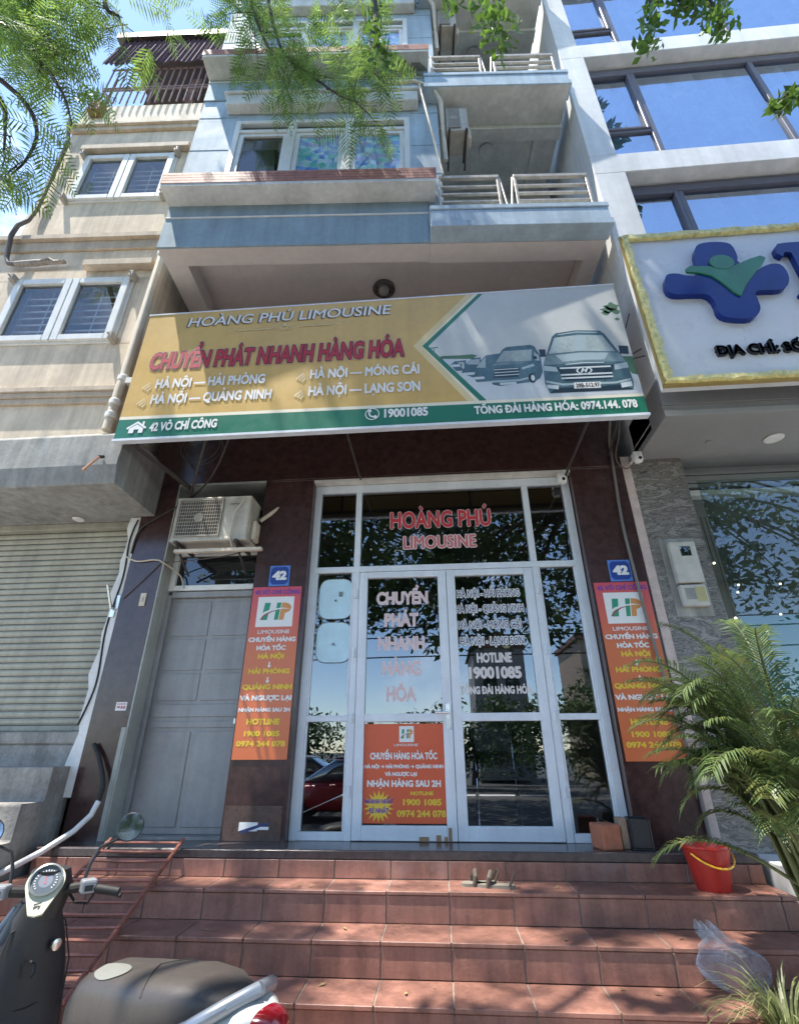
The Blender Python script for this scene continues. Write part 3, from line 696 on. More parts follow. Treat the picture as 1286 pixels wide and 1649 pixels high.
# ------------------------------------------------------------------ main signboard
YEL = ink('ochre', (.58, .37, .10), .38, var=.08, vs=1.5, streak=.08); GRN = ink('green', (.012, .15, .085), .35); SKYP = ink('pale_sky', (.50, .51, .48), .35)
GOLD = ink('pale_gold', (.64, .52, .28)); CREAMT = ink('cream', (.72, .66, .52)); VAN = ink('van_blue', (.055, .11, .135), .3, var=.35, vs=2.2); VANL = ink('van_light', (.34, .42, .44), .3); VANW = ink('van_window', (.30, .36, .355), .3, var=.25, vs=3)
TREEP = ink('print_leaf', (.07, .16, .09)); ROADP = ink('print_road', (.50, .54, .56), .35); SIL = ink('silver_print', (.5, .56, .58)); VAND = ink('van_dark', (.015, .03, .04), .3); VANM = ink('van_mid', (.16, .235, .255), .3, var=.3, vs=2.5)
SG = thing('shop_signboard', 'long ochre and green shop signboard with printed vans above the glass door', 'sign', (-.4, -.9, 3.27))
m = MB(); m.nb(-2.82, 2.04, .90, .95, 3.265, 4.87); m.nb(-2.83, 2.05, .955-.06, .956, 3.25, 3.275, 1); m.nb(-2.83, 2.05, .895, .956, 4.87, 4.885, 1)
m.build('panel', [YEL, ALU], SG)
m = MB(); yf = -.9502
def q(poly, k, mi): m.flat(poly, yf-.00013*k, mi)
q([(-2.82, 3.53), (-2.82, 3.49), (2.04, 3.45), (2.04, 3.49)], 1, 1)
q([(-2.82, 3.277), (2.04, 3.277), (2.04, 3.455), (-2.82, 3.495)], 2, 0)
q([(.565, 4.87), (.007, 4.211), (.49, 3.505), (.56, 3.503), (.09, 4.205), (.64, 4.87)], 1, 2)
q([(.64, 4.87), (.09, 4.205), (.56, 3.503), (.60, 3.50), (.115, 4.204), (.70, 4.87)], 1, 1)
q([(.685, 4.87), (.095, 4.204), (.60, 3.50), (.665, 3.499), (.155, 4.196), (.735, 4.87)], 3, 0)
q([(.735, 4.87), (.155, 4.196), (.665, 3.499), (2.04, 3.488), (2.04, 4.87)], 2, 3)      # picture sky
q([(.26, 4.03), (.571, 4.0), (1.2, 3.98), (2.04, 3.90), (2.04, 3.488), (.665, 3.499), (.36, 3.93)], 3, 4)      # road
q([(.235, 4.05), (.30, 4.06), (.45, 4.055), (.571, 4.06), (.62, 4.04), (.57, 4.0), (.26, 4.025)], 4, 5)
q([(1.95, 3.93), (2.04, 3.92), (2.04, 3.70), (1.99, 3.72), (1.96, 3.82)], 4, 5)
for cx, cz, r in ((1.92, 4.53, .06), (1.97, 4.57, .07), (2.0, 4.5, .045), (1.90, 4.49, .04), (1.99, 4.40, .025)):
    q([(min(2.038, cx+r*(1+.3*math.sin(5*a))*math.cos(a)), cz+.7*r*(1+.3*math.cos(4*a))*math.sin(a)) for a in np.linspace(0, 6.28, 18)[:-1]], 4, 5)
q([(.205, 4.17), (.21, 4.17), (.215, 4.05), (.20, 4.05)], 4, 5); q([(.16, 4.16), (.25, 4.165), (.245, 4.18), (.17, 4.175)], 4, 5)
VL_ = (6, 7, 8, 9, 10, 11)   # body, window, dark, silver, light, mid
# the far vans
for j, P_ in enumerate(([(.36, 3.945), (.40, 3.985), (.51, 3.991), (.50, 3.86), (.405, 3.865)], [(.455, 3.836), (.507, 3.947), (.57, 4.01), (.649, 4.014), (.64, 3.80), (.555, 3.775)], [(.56, 3.778), (.61, 3.90), (.635, 3.96), (.700, 4.036), (.83, 4.05), (.83, 3.72), (.589, 3.715)])):
    q(P_, 5+j, 6)
    (ax, az) = P_[0]
    w_ = P_[3][0]-P_[0][0]
    q([(ax+.28*w_, P_[1][1]-.01), (ax+.5*w_, P_[2][1]-.02), (ax+.95*w_, P_[3][1]-.02), (ax+.9*w_, P_[1][1]-.02)], 5+j+.5, 7)
    q([(ax+.06*w_, az-.00), (ax+.75*w_, az+.0), (ax+.75*w_, az-.03), (ax+.06*w_, az-.03)], 5+j+.5, 9)
# middle van
q([(.704, 3.77), (.72, 3.87), (.775, 3.95), (.86, 4.095), (.90, 4.125), (1.13, 4.135), (1.165, 4.11), (1.205, 3.99), (1.205, 3.80), (1.17, 3.72), (1.11, 3.685), (.80, 3.655), (.735, 3.675)], 9, 6)
q([(.785, 3.945), (.87, 4.075), (1.14, 4.075), (1.115, 3.935)], 10, 7)
q([(.74, 3.90), (1.01, 3.905), (1.09, 3.93), (.79, 3.94)], 10, 11); q([(.745, 3.752), (.765, 3.866), (1.0, 3.862), (.975, 3.752)], 10, 8)
for z in (3.775, 3.81, 3.845): q([(.76, z), (.985, z+.002), (.985, z+.012), (.76, z+.01)], 11, 9)
q([(.722, 3.70), (.98, 3.70), (1.10, 3.73), (1.10, 3.75), (.98, 3.722), (.722, 3.722)], 11, 10); q([(.80, 3.665), (.95, 3.667), (.95, 3.695), (.80, 3.693)], 12, 9)
q([(1.10+.035*math.cos(a), 3.73+.06*math.sin(a)) for a in np.linspace(0, 6.28, 14)[:-1]], 11, 8); q([(1.105+.018*math.cos(a), 3.73+.035*math.sin(a)) for a in np.linspace(0, 6.28, 12)[:-1]], 12, 9)
q([(1.02, 3.86), (1.13, 3.90), (1.14, 3.87), (1.02, 3.835)], 11, 10)
q([(1.135, 3.99), (1.17, 3.99), (1.17, 3.95), (1.135, 3.95)], 11, 8); q([(1.15, 4.05), (1.195, 3.99), (1.19, 3.93), (1.15, 3.94)], 10, 7)
# near van
q([(1.205, 3.66), (1.215, 3.86), (1.262, 4.0), (1.345, 4.22), (1.385, 4.262), (1.58, 4.285), (1.80, 4.262), (1.835, 4.22), (1.925, 3.985), (1.975, 3.85), (1.985, 3.62), (1.965, 3.535), (1.235, 3.54)], 13, 6)
q([(1.285, 4.005), (1.365, 4.205), (1.59, 4.225), (1.81, 4.2), (1.895, 3.99), (1.59, 4.02)], 14, 7)
q([(1.262, 3.985), (1.59, 4.01), (1.92, 3.975), (1.965, 3.86), (1.85, 3.87), (1.59, 3.885), (1.34, 3.875), (1.222, 3.875)], 14, 11)
q([(1.40, 4.245), (1.58, 4.27), (1.78, 4.245), (1.77, 4.235), (1.58, 4.255), (1.41, 4.235)], 14, 10)
q([(1.335, 3.84), (1.59, 3.855), (1.855, 3.835), (1.80, 3.665), (1.385, 3.672)], 15, 8)
for z in (3.695, 3.735, 3.815): q([(1.36, z), (1.82, z-.008), (1.82, z+.01), (1.36, z+.018)], 16, 9)
q([(1.22, 3.868), (1.335, 3.838), (1.34, 3.785), (1.215, 3.805)], 15, 10); q([(1.855, 3.834), (1.972, 3.855), (1.975, 3.79), (1.85, 3.77)], 15, 10)
q([(1.22, 3.69), (1.36, 3.645), (1.83, 3.635), (1.97, 3.665), (1.965, 3.64), (1.83, 3.612), (1.36, 3.62), (1.22, 3.665)], 15, 10)
q([(1.22, 3.64), (1.325, 3.625), (1.315, 3.578), (1.225, 3.60)], 16, 9); q([(1.87, 3.615), (1.97, 3.63), (1.965, 3.575), (1.87, 3.56)], 16, 9)
q([(1.235, 3.54), (1.30, 3.60), (1.59, 3.585), (1.88, 3.60), (1.965, 3.535)], 14, 8)
q([(1.345, 3.985), (1.59, 4.0), (1.83, 3.98), (1.78, 3.90), (1.59, 3.91), (1.40, 3.90)], 15, 10); q([(1.30, 4.02), (1.36, 4.19), (1.40, 4.20), (1.37, 4.03)], 15, 10); q([(1.50, 4.03), (1.56, 4.21), (1.66, 4.21), (1.63, 4.03)], 15, 10)
q([(1.42, 3.872), (1.59, 3.88), (1.77, 3.87), (1.77, 3.862), (1.59, 3.87), (1.42, 3.862)], 16, 9)
q([(1.455, 3.578), (1.69, 3.572), (1.695, 3.642), (1.462, 3.648)], 17, 12)
q([(1.2, 4.07), (1.262, 4.065), (1.255, 3.975), (1.205, 3.975)], 15, 8); q([(1.935, 4.06), (2.02, 4.05), (2.01, 3.95), (1.93, 3.96)], 15, 8)
for r, mi, k in ((.072, 9, 17), (.058, 8, 18)): q([(1.577+r*math.cos(a), 3.783+r*.58*math.sin(a)) for a in np.linspace(0, 6.2832, 22)[:-1]], k, mi)
m.build('printed_picture', [GRN, CREAMT, GOLD, SKYP, ROADP, TREEP, VAN, VANW, VAND, SIL, VANL, VANM, WINK], SG)
m = MB(); yt = -.9560
DKB = ink('dark_brown', (.09, .05, .03))
m.text('HOÀNG PHÚ LIMOUSINE', -2.374, -.225, 4.661, .125, yt+.0008, 2, off=.035, shear=.1); m.text('HOÀNG PHÚ LIMOUSINE', -2.362, -.213, 4.666, .125, yt, 0, off=.012, shear=.1)
T_ = 'CHUYỂN PHÁT NHANH HÀNG HÓA'
m.text(T_, -2.66, -.09, 4.106, .205, yt+.0018, 4, off=.105, shear=.08, rise=-.012); m.text(T_, -2.66, -.09, 4.106, .205, yt+.0009, 1, off=.08, shear=.08, rise=-.012); m.text(T_, -2.66, -.09, 4.106, .205, yt, 3, off=.03, shear=.08, rise=-.012)
for t, a, b, z in (('HÀ NỘI — HẢI PHÒNG', -2.54, -1.443, 3.86), ('HÀ NỘI — QUẢNG NINH', -2.548, -1.358, 3.668), ('HÀ NỘI — MÓNG CÁI', -.991, .059, 3.87), ('HÀ NỘI — LẠNG SƠN', -.992, .062, 3.662)):
    m.text(t, a, b, z, .105, yt, 0, off=.04, rise=-.01)
    x, zz = a-.125, z+.03
    for k_ in range(3): m.flat([(x-.02+.03*k_, zz-.02-.02*k_), (x+.05+.012*k_, zz+.045-.028*k_), (x+.062+.012*k_, zz+.03-.028*k_), (x-.005+.03*k_, zz-.034-.02*k_)], yt-.0001*k_, 5)
m.text('42 VÕ CHÍ CÔNG', -2.487, -1.841, 3.345, .088, yt, 0, off=.045, rise=.008)
m.text('19001085', -.266, .125, 3.364, .088, yt, 0, off=.04)
m.text('TỔNG ĐÀI HÀNG HÓA: 0974.144. 078', .548, 1.961, 3.352, .08, yt, 0, off=.045, rise=-.014)
# house and telephone pictograms, ornament
m.flat([(-2.72, 3.39), (-2.62, 3.465), (-2.52, 3.39), (-2.535, 3.375), (-2.62, 3.44), (-2.705, 3.375)], yt, 0)
m.flat([(-2.69, 3.33), (-2.69, 3.38), (-2.62, 3.43), (-2.55, 3.38), (-2.55, 3.33), (-2.595, 3.33), (-2.595, 3.37), (-2.64, 3.37), (-2.64, 3.33)], yt-.0001, 0)
m.flat([(-2.57, 3.42), (-2.57, 3.46), (-2.55, 3.46), (-2.55, 3.405)], yt-.0002, 0)
def ring(cx, cz, r, w, y, mi, n=28):
    a = np.linspace(0, 2*math.pi, n+1)[:-1]; V = [(cx+r*math.cos(t), y, cz+r*math.sin(t)) for t in a]+[(cx+(r-w)*math.cos(t), y, cz+(r-w)*math.sin(t)) for t in a]
    m.add(V, [(i, (i+1) % n, n+(i+1) % n, n+i) for i in range(n)], mi)
ring(-.38, 3.408, .066, .009, yt, 0)
a = np.linspace(rad(135), rad(300), 12)
V = [(-.365+.052*math.cos(t), yt, 3.42+.052*math.sin(t)) for t in a]+[(-.365+.036*math.cos(t), yt, 3.42+.036*math.sin(t)) for t in a]
m.add(V, [(i, i+1, 13+i, 12+i) for i in range(11)], 0)
for t in (a[1], a[-2]): m.flat([(-.365+.045*math.cos(t)+.018*math.cos(b_), 3.42+.045*math.sin(t)+.018*math.sin(b_)) for b_ in np.linspace(0, 6.28, 9)[:-1]], yt-.0001, 0)
m.flat([(-1.80, 4.558), (-1.45, 4.560), (-1.45, 4.568), (-1.80, 4.570)], yt, 5); m.flat([(-1.18, 4.565), (-.83, 4.567), (-.83, 4.579), (-1.18, 4.573)], yt, 5)
ring(-1.315, 4.566, .035, .008, yt, 5, 16); ring(-1.37, 4.566, .022, .006, yt-.0001, 5, 14); ring(-1.26, 4.566, .022, .006, yt-.0001, 5, 14); m.flat([(-1.335, 4.60), (-1.315, 4.63), (-1.295, 4.60)], yt, 5)
for sx in (-1, 1): ring(-1.315+sx*.53, 4.566, .024, .007, yt, 5, 14); ring(-1.315+sx*.575, 4.57, .012, .005, yt, 5, 10)
m.text('29B-512.97', 1.475, 1.682, 3.588, .042, yt, 6, off=.03); m.text('H', 1.545, 1.609, 3.760, .046, yt, 7, off=.06, shear=.4)
m.build_lines([WINK, ink('dark_outline', (.05, .015, .02)), DKB, ink('sign_red', (.42, .018, .03)), ink('blush', (.62, .40, .30)), GOLD, BLK, SIL], SG)
for pts, r in (([(-2.72, -.92, 3.30), (-2.42, -.13, 3.16)], .026), ([(-1.92, -.93, 3.30), (-2.42, -.16, 3.0)], .012), ([(-.63, -.93, 3.30), (-.60, -.15, 3.19)], .011), ([(1.55, -.93, 3.28), (1.48, -.13, 3.12)], .013), ([(1.80, -.93, 3.30), (1.96, -.13, 3.35)], .010)):
    m = MB(); m.tube(pts, r, 8); m.build('strut', DARKM, SG, smooth=True)
m = MB()
for z in (3.32, 4.05, 4.82): m.box(-2.8, 2.02, -.90, -.87, z-.015, z+.015)
for x in (-2.6, -1.0, .6, 1.95): m.box(x-.015, x+.015, -.899, -.87, 3.30, 4.85); m.box(x-.012, x+.012, -.87, -.10, 4.78, 4.804)
m.build('back_frame', DARKM, SG)

# ------------------------------------------------------------------ right-hand lit box sign
RS = thing('flower_sign', 'white sign box with crinkled gold trim and a raised blue flower emblem', 'sign', (3.4, -1.0, 3.5))
m = MB(); m.nb(2.19, 7.0, .95, 1.085, 3.48, 5.36, 0); m.build('box', ACRYL, RS, bevel=.006)
m = MB(); n_ = 60
def crinkle(x0, x1, z0, z1, along):
    N_ = int((x1-x0 if along == 'x' else z1-z0)/.05); V = []; t = np.linspace(0, 1, N_+1)
    for i, u in enumerate(t):
        jo = rng.normal(0, .006, 4)
        if along == 'x': x = x0+u*(x1-x0); V += [(x, -1.09, z0+jo[0]*.6), (x, -1.125-abs(jo[2]), z0+.012+jo[0]), (x, -1.12-abs(jo[3]), z1-.012+jo[1]), (x, -1.09, z1+jo[1]*.6)]
        else: z = z0+u*(z1-z0); V += [(x0+jo[0]*.6, -1.09, z), (x0+.012+jo[0], -1.125-abs(jo[2]), z), (x1-.012+jo[1], -1.12-abs(jo[3]), z), (x1+jo[1]*.6, -1.09, z)]
    m.add(V, [(4*i+k, 4*i+4+k, 4*i+5+k, 4*i+1+k) for i in range(N_) for k in range(3)], 0)
crinkle(2.16, 7.02, 5.30, 5.385, 'x'); crinkle(2.16, 7.02, 3.455, 3.525, 'x'); crinkle(2.165, 2.24, 3.50, 5.33, 'z')
m.nb(2.155, 7.03, 1.06, 1.10, 3.44, 3.462, 1); m.nb(2.155, 2.165, 1.065, 1.10, 3.45, 5.39, 1); m.nb(2.155, 7.03, 1.065, 1.10, 5.38, 5.39, 1)
m.build('gold_trim', [GOLDR, mat('gold_metal', (.45, .33, .12), .4, metal=.3)], RS)
BLUEA = mat('blue_acrylic', (.005, .024, .18), .2, var=.15, vs=4, spec=.35); GREENA = mat('green_acrylic', (.018, .16, .055), .2, var=.2, vs=5, spec=.6)
def chaikin(P_, n=2):
    for _ in range(n):
        Q = []
        for i in range(len(P_)): a, b = np.array(P_[i]), np.array(P_[(i+1) % len(P_)]); Q += [tuple(.75*a+.25*b), tuple(.25*a+.75*b)]
        P_ = Q
    return P_
blue = [(2.409,4.573),(2.427,4.680),(2.463,4.742),(2.552,4.744),(2.630,4.703),(2.712,4.684),(2.757,4.745),(2.771,4.958),(2.810,5.093),(2.877,5.145),(2.984,5.152),(3.100,5.136),(3.162,5.089),(3.163,4.916),(3.137,4.850),(3.181,4.801),(3.205,4.688),(3.267,4.704),(3.374,4.769),(3.452,4.790),(3.516,4.766),(3.536,4.654),(3.515,4.549),(3.468,4.469),(3.394,4.435),(3.245,4.449),(3.171,4.436),(3.167,4.333),(3.164,4.232),(3.117,4.147),(3.041,4.101),(2.922,4.112),(2.822,4.144),(2.784,4.207),(2.796,4.327),(2.764,4.444),(2.625,4.457),(2.483,4.460),(2.420,4.498)]
m = MB(); m.prism(chaikin(blue, 1), -1.145, -1.084); m.build('blue_petals', BLUEA, RS, bevel=.006)
grn = [(2.637,4.780),(2.687,4.813),(2.857,4.790),(2.934,4.749),(3.018,4.740),(3.121,4.796),(3.257,4.860),(3.353,4.890),(3.394,4.857),(3.349,4.783),(3.220,4.643),(3.107,4.505),(3.027,4.377),(2.984,4.422),(2.912,4.566),(2.851,4.659),(2.749,4.713),(2.638,4.735)]
m = MB(); m.prism(grn, -1.160, -1.14); m.prism([(2.985+.112*math.cos(a), 4.835+.098*math.sin(a)) for a in np.linspace(0, 6.2832, 26)[:-1]], -1.163, -1.142); m.build('green_leaf', GREENA, RS, bevel=.005)
m = MB()
T = [(3.527,4.93),(3.535,5.0),(3.57,5.05),(3.63,5.07),(4.35,5.07),(4.41,5.03),(4.43,4.93),(4.38,4.90),(4.34,4.96),(4.26,4.97),(4.08,4.97),(4.08,4.45),(4.16,4.40),(4.16,4.36),(3.80,4.36),(3.80,4.40),(3.88,4.45),(3.88,4.97),(3.68,4.97),(3.62,4.955),(3.58,4.89)]
T = [(3.527,4.93),(3.535,5.01),(3.575,5.06),(3.64,5.07),(4.25,5.07),(4.31,5.03),(4.33,4.92),(4.28,4.90),(4.22,4.96),(4.0,4.965),(4.0,4.45),(4.08,4.40),(4.08,4.36),(3.56,4.36),(3.56,4.40),(3.66,4.45),(3.66,4.70),(3.66,4.93),(3.60,4.94),(3.57,4.88)]
m.prism(T, -1.14, -1.084); m.build('blue_letter', BLUEA, RS, bevel=.006)
m = MB(); v0 = m.n
m.text('ĐỊA CHỈ: SỐ', 2.682, 3.40, 3.738, .098, 0, 0, off=.055)
vv = m.v[0]; n0 = len(vv); 
m2 = MB(); top = vv.copy(); top[:, 1] = -1.112; bot = vv.copy(); bot[:, 1] = -1.084
m2.add(top, m.f); 
from collections import Counter
ec = Counter(); dirn = {}
for f in m.f:
    for i in range(len(f)):
        a_, b_ = f[i], f[(i+1) % len(f)]; ec[(min(a_, b_), max(a_, b_))] += 1; dirn[(min(a_, b_), max(a_, b_))] = (a_, b_)
m2.add(np.concatenate([top, bot]), [(dirn[e][1], dirn[e][0], dirn[e][0]+n0, dirn[e][1]+n0) for e, c in ec.items() if c == 1])
m2.build('black_lettering', BLACKP, RS)
m = MB()
for pts in ([(2.20, -.80, 4.62), (2.10, -.5, 4.25), (2.2, -.86, 4.0)], [(2.16, -.9, 4.05), (2.10, -.75, 4.1), (2.14, -.6, 3.9)]): m.tube(pts, .006, 5)
m.build('wiring', DARKM, RS)

# ------------------------------------------------------------------ posters, number plates
def gradmat(name, lo, hi, z0, z1):
    mm = bpy.data.materials.new(name); mm.use_nodes = True; nt = mm.node_tree; N = nt.nodes.new; L = nt.links.new
    g = N('ShaderNodeNewGeometry'); s = N('ShaderNodeSeparateXYZ'); L(g.outputs['Position'], s.inputs[0])
    r = N('ShaderNodeMapRange'); r.inputs['From Min'].default_value = z0; r.inputs['From Max'].default_value = z1; L(s.outputs['Z'], r.inputs['Value'])
    mx = N('ShaderNodeMix'); mx.data_type = 'RGBA'; mx.inputs['A'].default_value = (*lo, 1); mx.inputs['B'].default_value = (*hi, 1); L(r.outputs[0], mx.inputs['Factor'])
    L(mx.outputs['Result'], nt.nodes['Principled BSDF'].inputs['Base Color']); nt.nodes['Principled BSDF'].inputs['Roughness'].default_value = .3
    return mm
ORG = gradmat('print_orange_to_pink', (.58, .15, .055), (.56, .07, .12), 1.45, 2.1)    # the printed design itself fades to pink
YLT = ink('yellow', (.72, .50, .04)); PURP = ink('purple', (.14, .05, .30)); LGRN = ink('logo_green', (.02, .26, .15)); LORG = ink('logo_orange', (.60, .26, .08)); LBRN = ink('logo_brown', (.25, .1, .07)); ORP = ink('orange_red', (.60, .10, .035), .35)
PM_ = [None, WINK, YLT, PURP, LGRN, LORG, LBRN]
def hp_logo(m, x, z, s, y, ax=1.0):
    """white card with the green and orange two-letter mark; x,z = centre, s = half size"""
    def t(P_, k, mi): m.flat([(x+a*s*ax, z+b*s) for a, b in P_], y-.0002*k, mi)
    t([(-1, -1), (1, -1), (1, 1), (-1, 1)], 0, 1)
    t([(-.72, -.55), (-.40, -.55), (-.28, .60), (-.60, .60)], 1, 4); t([(-.02, -.55), (.20, -.55), (.32, .60), (.08, .60)], 1, 4)
    P_ = [(.24, -.55), (.50, -.55), (.56, -.12)]+[(.42+.46*math.cos(a), .24+.36*math.sin(a)) for a in np.linspace(-1.35, 1.45, 14)]+[(.36, .60)]
    t(P_, 1, 5)
    t([(-.82, -.42), (-.5, -.12), (-.1, .08), (.4, .18), (.85, .17), (.4, .26), (-.1, .19), (-.55, .02), (-.80, -.22)], 2, 1)
    t([(-.80, -.52), (-.62, -.22), (-.2, .04), (.3, .14), (-.2, -.04), (-.58, -.34), (-.66, -.55)], 3, 6)
def side_poster(x0, x1, z0, z1, y, name, label):
    p = thing(name, label, 'poster', ((x0+x1)/2, y, z0)); w = x1-x0; h = z1-z0
    m = MB(); m.box(x0, x1, y, y+.003, z0, z1); m.build('sheet', ORG, p)
    m = MB(); yy = y-.0006
    hp_logo(m, x0+.5*w, z0+.838*h, .096*h, yy, 1.22)
    def L_(t, a, b, zf, hf, mi, off=.04): m.text(t, x0+a*w, x0+b*w, z0+zf*h, hf*h, yy-.0012, mi, off=off)
    L_('42 VÕ CHÍ CÔNG', .05, .97, .952, .026, 3, .05); L_('LIMOUSINE', .20, .83, .700, .022, 1, .02)
    L_('CHUYỂN HÀNG', .04, .96, .651, .025, 1, .058); L_('HỎA TỐC', .22, .78, .600, .025, 1, .058)
    L_('HÀ NỘI', .27, .76, .550, .026, 2, .058); L_('HẢI PHÒNG', .12, .90, .462, .026, 2, .058); L_('QUẢNG NINH', .04, .97, .373, .026, 2, .058)
    L_('VÀ NGƯỢC LẠI', .02, .98, .312, .025, 1, .058); L_('NHẬN HÀNG SAU 2H', .02, .97, .250, .019, 1, .058)
    L_('HOTLINE', .2, .8, .182, .028, 2, .058); L_('1900 1085', .18, .82, .120, .026, 2, .05); L_('0974 244 078', .06, .94, .068, .026, 2, .05)
    for zf in (.506, .418):
        c = x0+.5*w; zc = z0+zf*h; m.box(c-.006, c+.006, yy-.0015, yy-.0012, zc, zc+.035); m.flat([(c-.018, zc+.005), (c, zc-.02), (c+.018, zc+.005)], yy-.0012, 1); m.m[-7:] = [1]*7
    m.build_lines([ORG, WINK, YLT, PURP, LGRN, LORG, LBRN], p)
    return p
side_poster(-1.605, -1.135, .575, 2.055, -.129, 'orange_poster', 'orange and pink poster between the grey side door and the glass door')
side_poster(1.575, 2.045, .555, 2.01, -.129, 'orange_poster', 'orange and pink poster right of the glass door, crossed by a grey cable')
def plate(x0, z0, name, label):
    p = thing(name, label, 'number plate', (x0+.1, -.127, z0)); w, h = .2, .205
    m = MB(); m.nb(x0, x0+w, .122, .127, z0, z0+h, 0); c = .3
    m.build('plate', ink('plate_blue', (.10, .22, .58), .3), p, bevel=.002)
    m = MB(); P_ = []
    for sx, sz in ((1, -1), (1, 1), (-1, 1), (-1, -1)):
        for (u, v) in (((.88, .6), (.62, .86)) if sx*sz > 0 else ((.62, .86), (.88, .6))): P_.append((x0+w/2+sx*u*w/2, z0+h/2+sz*v*h/2))
    m.flat(P_, -.1285, 0); m.text('42', x0+.04, x0+.165, z0+.065, .078, -.130, 1, off=.07)
    m.build_lines([ink('plate_dark', (.015, .05, .26), .3), WINK], p, 'numerals', 'octagon')
plate(-1.465, 2.065, 'house_number_plate', 'blue enamel number plate 42 above the left orange poster')
plate(1.735, 2.02, 'house_number_plate', 'blue enamel number plate 42 above the right orange poster')
p = thing('door_poster', 'orange red poster stuck inside the lower pane of the left door leaf', 'poster', (-.17, -.004, .12))
m = MB(); m.box(-.516, .158, -.004, -.002, .118, .845); m.build('sheet', ORP, p)
m = MB(); yy = -.006; hp_logo(m, -.155, .765, .062, yy)
def D_(t, a, b, z, h, mi, off=.052): m.text(t, a, b, z, h, yy-.0012, mi, off=off)
D_('LIMOUSINE', -.26, -.06, .672, .018, 1, .01); D_('CHUYỂN HÀNG HỎA TỐC', -.46, .095, .575, .046, 1, .05); D_('HÀ NỘI → HẢI PHÒNG → QUẢNG NINH', -.505, .145, .508, .024, 1, .055); D_('VÀ NGƯỢC LẠI', -.335, -.075, .452, .026, 1, .055)
D_('NHẬN HÀNG SAU 2H', -.48, .118, .375, .043, 1, .05); D_('HOTLINE', -.125, .055, .315, .024, 2, .05); D_('1900 1085', -.185, .118, .245, .040, 2, .045); D_('0974 244 078', -.235, .15, .165, .042, 2, .045)
P_ = [(-.385+(.125 if i % 2 else .075)*math.cos(a), .235+(.115 if i % 2 else .07)*math.sin(a)) for i, a in enumerate(np.linspace(0, 2*math.pi, 37)[:-1])]
m.flat(P_, yy-.0006, 2); D_('NHANH NHẤT', -.495, -.27, .255, .03, 3, .05); D_('RẺ NHẤT', -.46, -.305, .19, .032, 3, .05)
m.build_lines([ORP, WINK, YLT, PURP, LGRN, LORG, LBRN], p)
m = MB(); m.nb(-1.475, -1.325, .126, .128, .075, .135, 0); m.flat([(-1.475, .075), (-1.325, .118), (-1.235, .135), (-1.235, .118), (-1.40, .075)], -.1285, 1); m.flat([(-1.36, .085), (-1.235, .085), (-1.235, .105), (-1.30, .105)], -.129, 0); m.flat([(-1.47, .062), (-1.43, .062), (-1.33, .10), (-1.36, .10)], -.1295, 1)
tag(m.build('torn_sticker', [WINK, NAVY]), 'torn white and blue sticker at the foot of the middle column', 'sticker')
m = MB(); m.nb(-2.72, -2.62, .121, .123, .965, 1.035, 0)
m.nb(-2.71, -2.63, .123, .1236, 1.015, 1.023, 1); m.nb(-2.705, -2.68, .123, .1236, .985, 1.003, 1); m.nb(-2.672, -2.655, .123, .1236, .98, 1.005, 1); m.nb(-2.648, -2.632, .123, .1236, .98, 1.003, 1)
tag(m.build('advert_sticker', [WINK, ink('advert_red', (.4, .05, .07))]), 'small white sticker with red print on the left granite column', 'sticker')
# ------------------------------------------------------------------ air conditioners
DIRTY = mat('dirty_cream_metal', (.50, .46, .38), .55, var=.15, vs=8, streak=.25, grime=(.2, .15, .11)); GRILL = mat('dark_fan', (.06, .055, .05), .6); GRILLC = mat('grille_plastic', (.30, .27, .22), .6)
def aircon(label, F, x0, x1, n0, n1, z0, z1, name='air_conditioner', dusty=True):
    c = thing(name, label, 'air conditioner', tuple((F @ np.array([(x0+x1)/2, -n0, z0, 1]))[:3])); w = x1-x0; h = z1-z0
    m = MB(F); m.nb(x0, x1, n0, n1, z0, z1); m.nb(x0-.004, x1+.004, n0-.002, n1+.004, z0-.004, z0+.035); m.nb(x0-.004, x1+.004, n0, n1+.004, z1-.02, z1+.004); m.build('casing', DIRTY, c, bevel=.012, seg=2)
    cx, cz, r = x0+.36*w, z0+.52*h, min(.44*h, .33*w)
    m = MB(F); a0, a1 = x0+.04*w, x0+.64*w; m.nb(a0, a1, n1+.001, n1+.004, z0+.09*h, z1-.05*h); m.build('fan_recess', GRILL, c)
    m = MB(F); m.bars(a0, a1, z0+.09*h, z1-.05*h, n1+.001, n1+.016, .014)
    for i in range(18): x = a0+.014+(i+.5)*(a1-a0-.028)/18; m.nb(x-.003, x+.003, n1+.008, n1+.013, z0+.1*h, z1-.06*h)
    for i in range(11): z = z0+.11*h+i*(.82*h)/10.5; m.nb(a0+.01, a1-.01, n1+.010, n1+.014, z-.003, z+.003)
    m.lathe([(.05, -.016-n1), (.05, -.012-n1)], ((a0+a1)/2, 0, cz), 16, axis='y')
    m.build('fan_grille', GRILLC, c)
    m = MB(F); m.nb(x1, x1+.05, n0+.06, n0+.2, z0+.03, z0+.24); m.lathe([(.04, 0), (.045, .04), (.0, .05)], (x1+.01, -n0-.12, z0+.12), 12, axis='x'); m.build('valve_cover', CREAM, c, bevel=.02, seg=2)
    m = MB(F)
    for x in (x0+.1*w, x1-.12*w): m.nb(x-.015, x+.015, n0-.08, n1+.03, z0-.03, z0-.003); m.tube([(x, -n1-.02, z0-.02), (x, -n0+.06, z0-.24)], .012, 6)
    m.build('bracket', DARKM, c)
    return c
ac = aircon('dusty cream air conditioner unit wedged above the grey side door', I4, -2.42, -1.66, .07, .35, 2.47, 2.94)
m = MB()
for x_ in (-1.86, -1.838, -1.815, -1.79, -1.768): m.nb(x_, x_+.014, .354, .3555, 2.846+.003*(int(x_*1000) % 2), 2.86)
m.build('maker_badge', GREYP, ac)
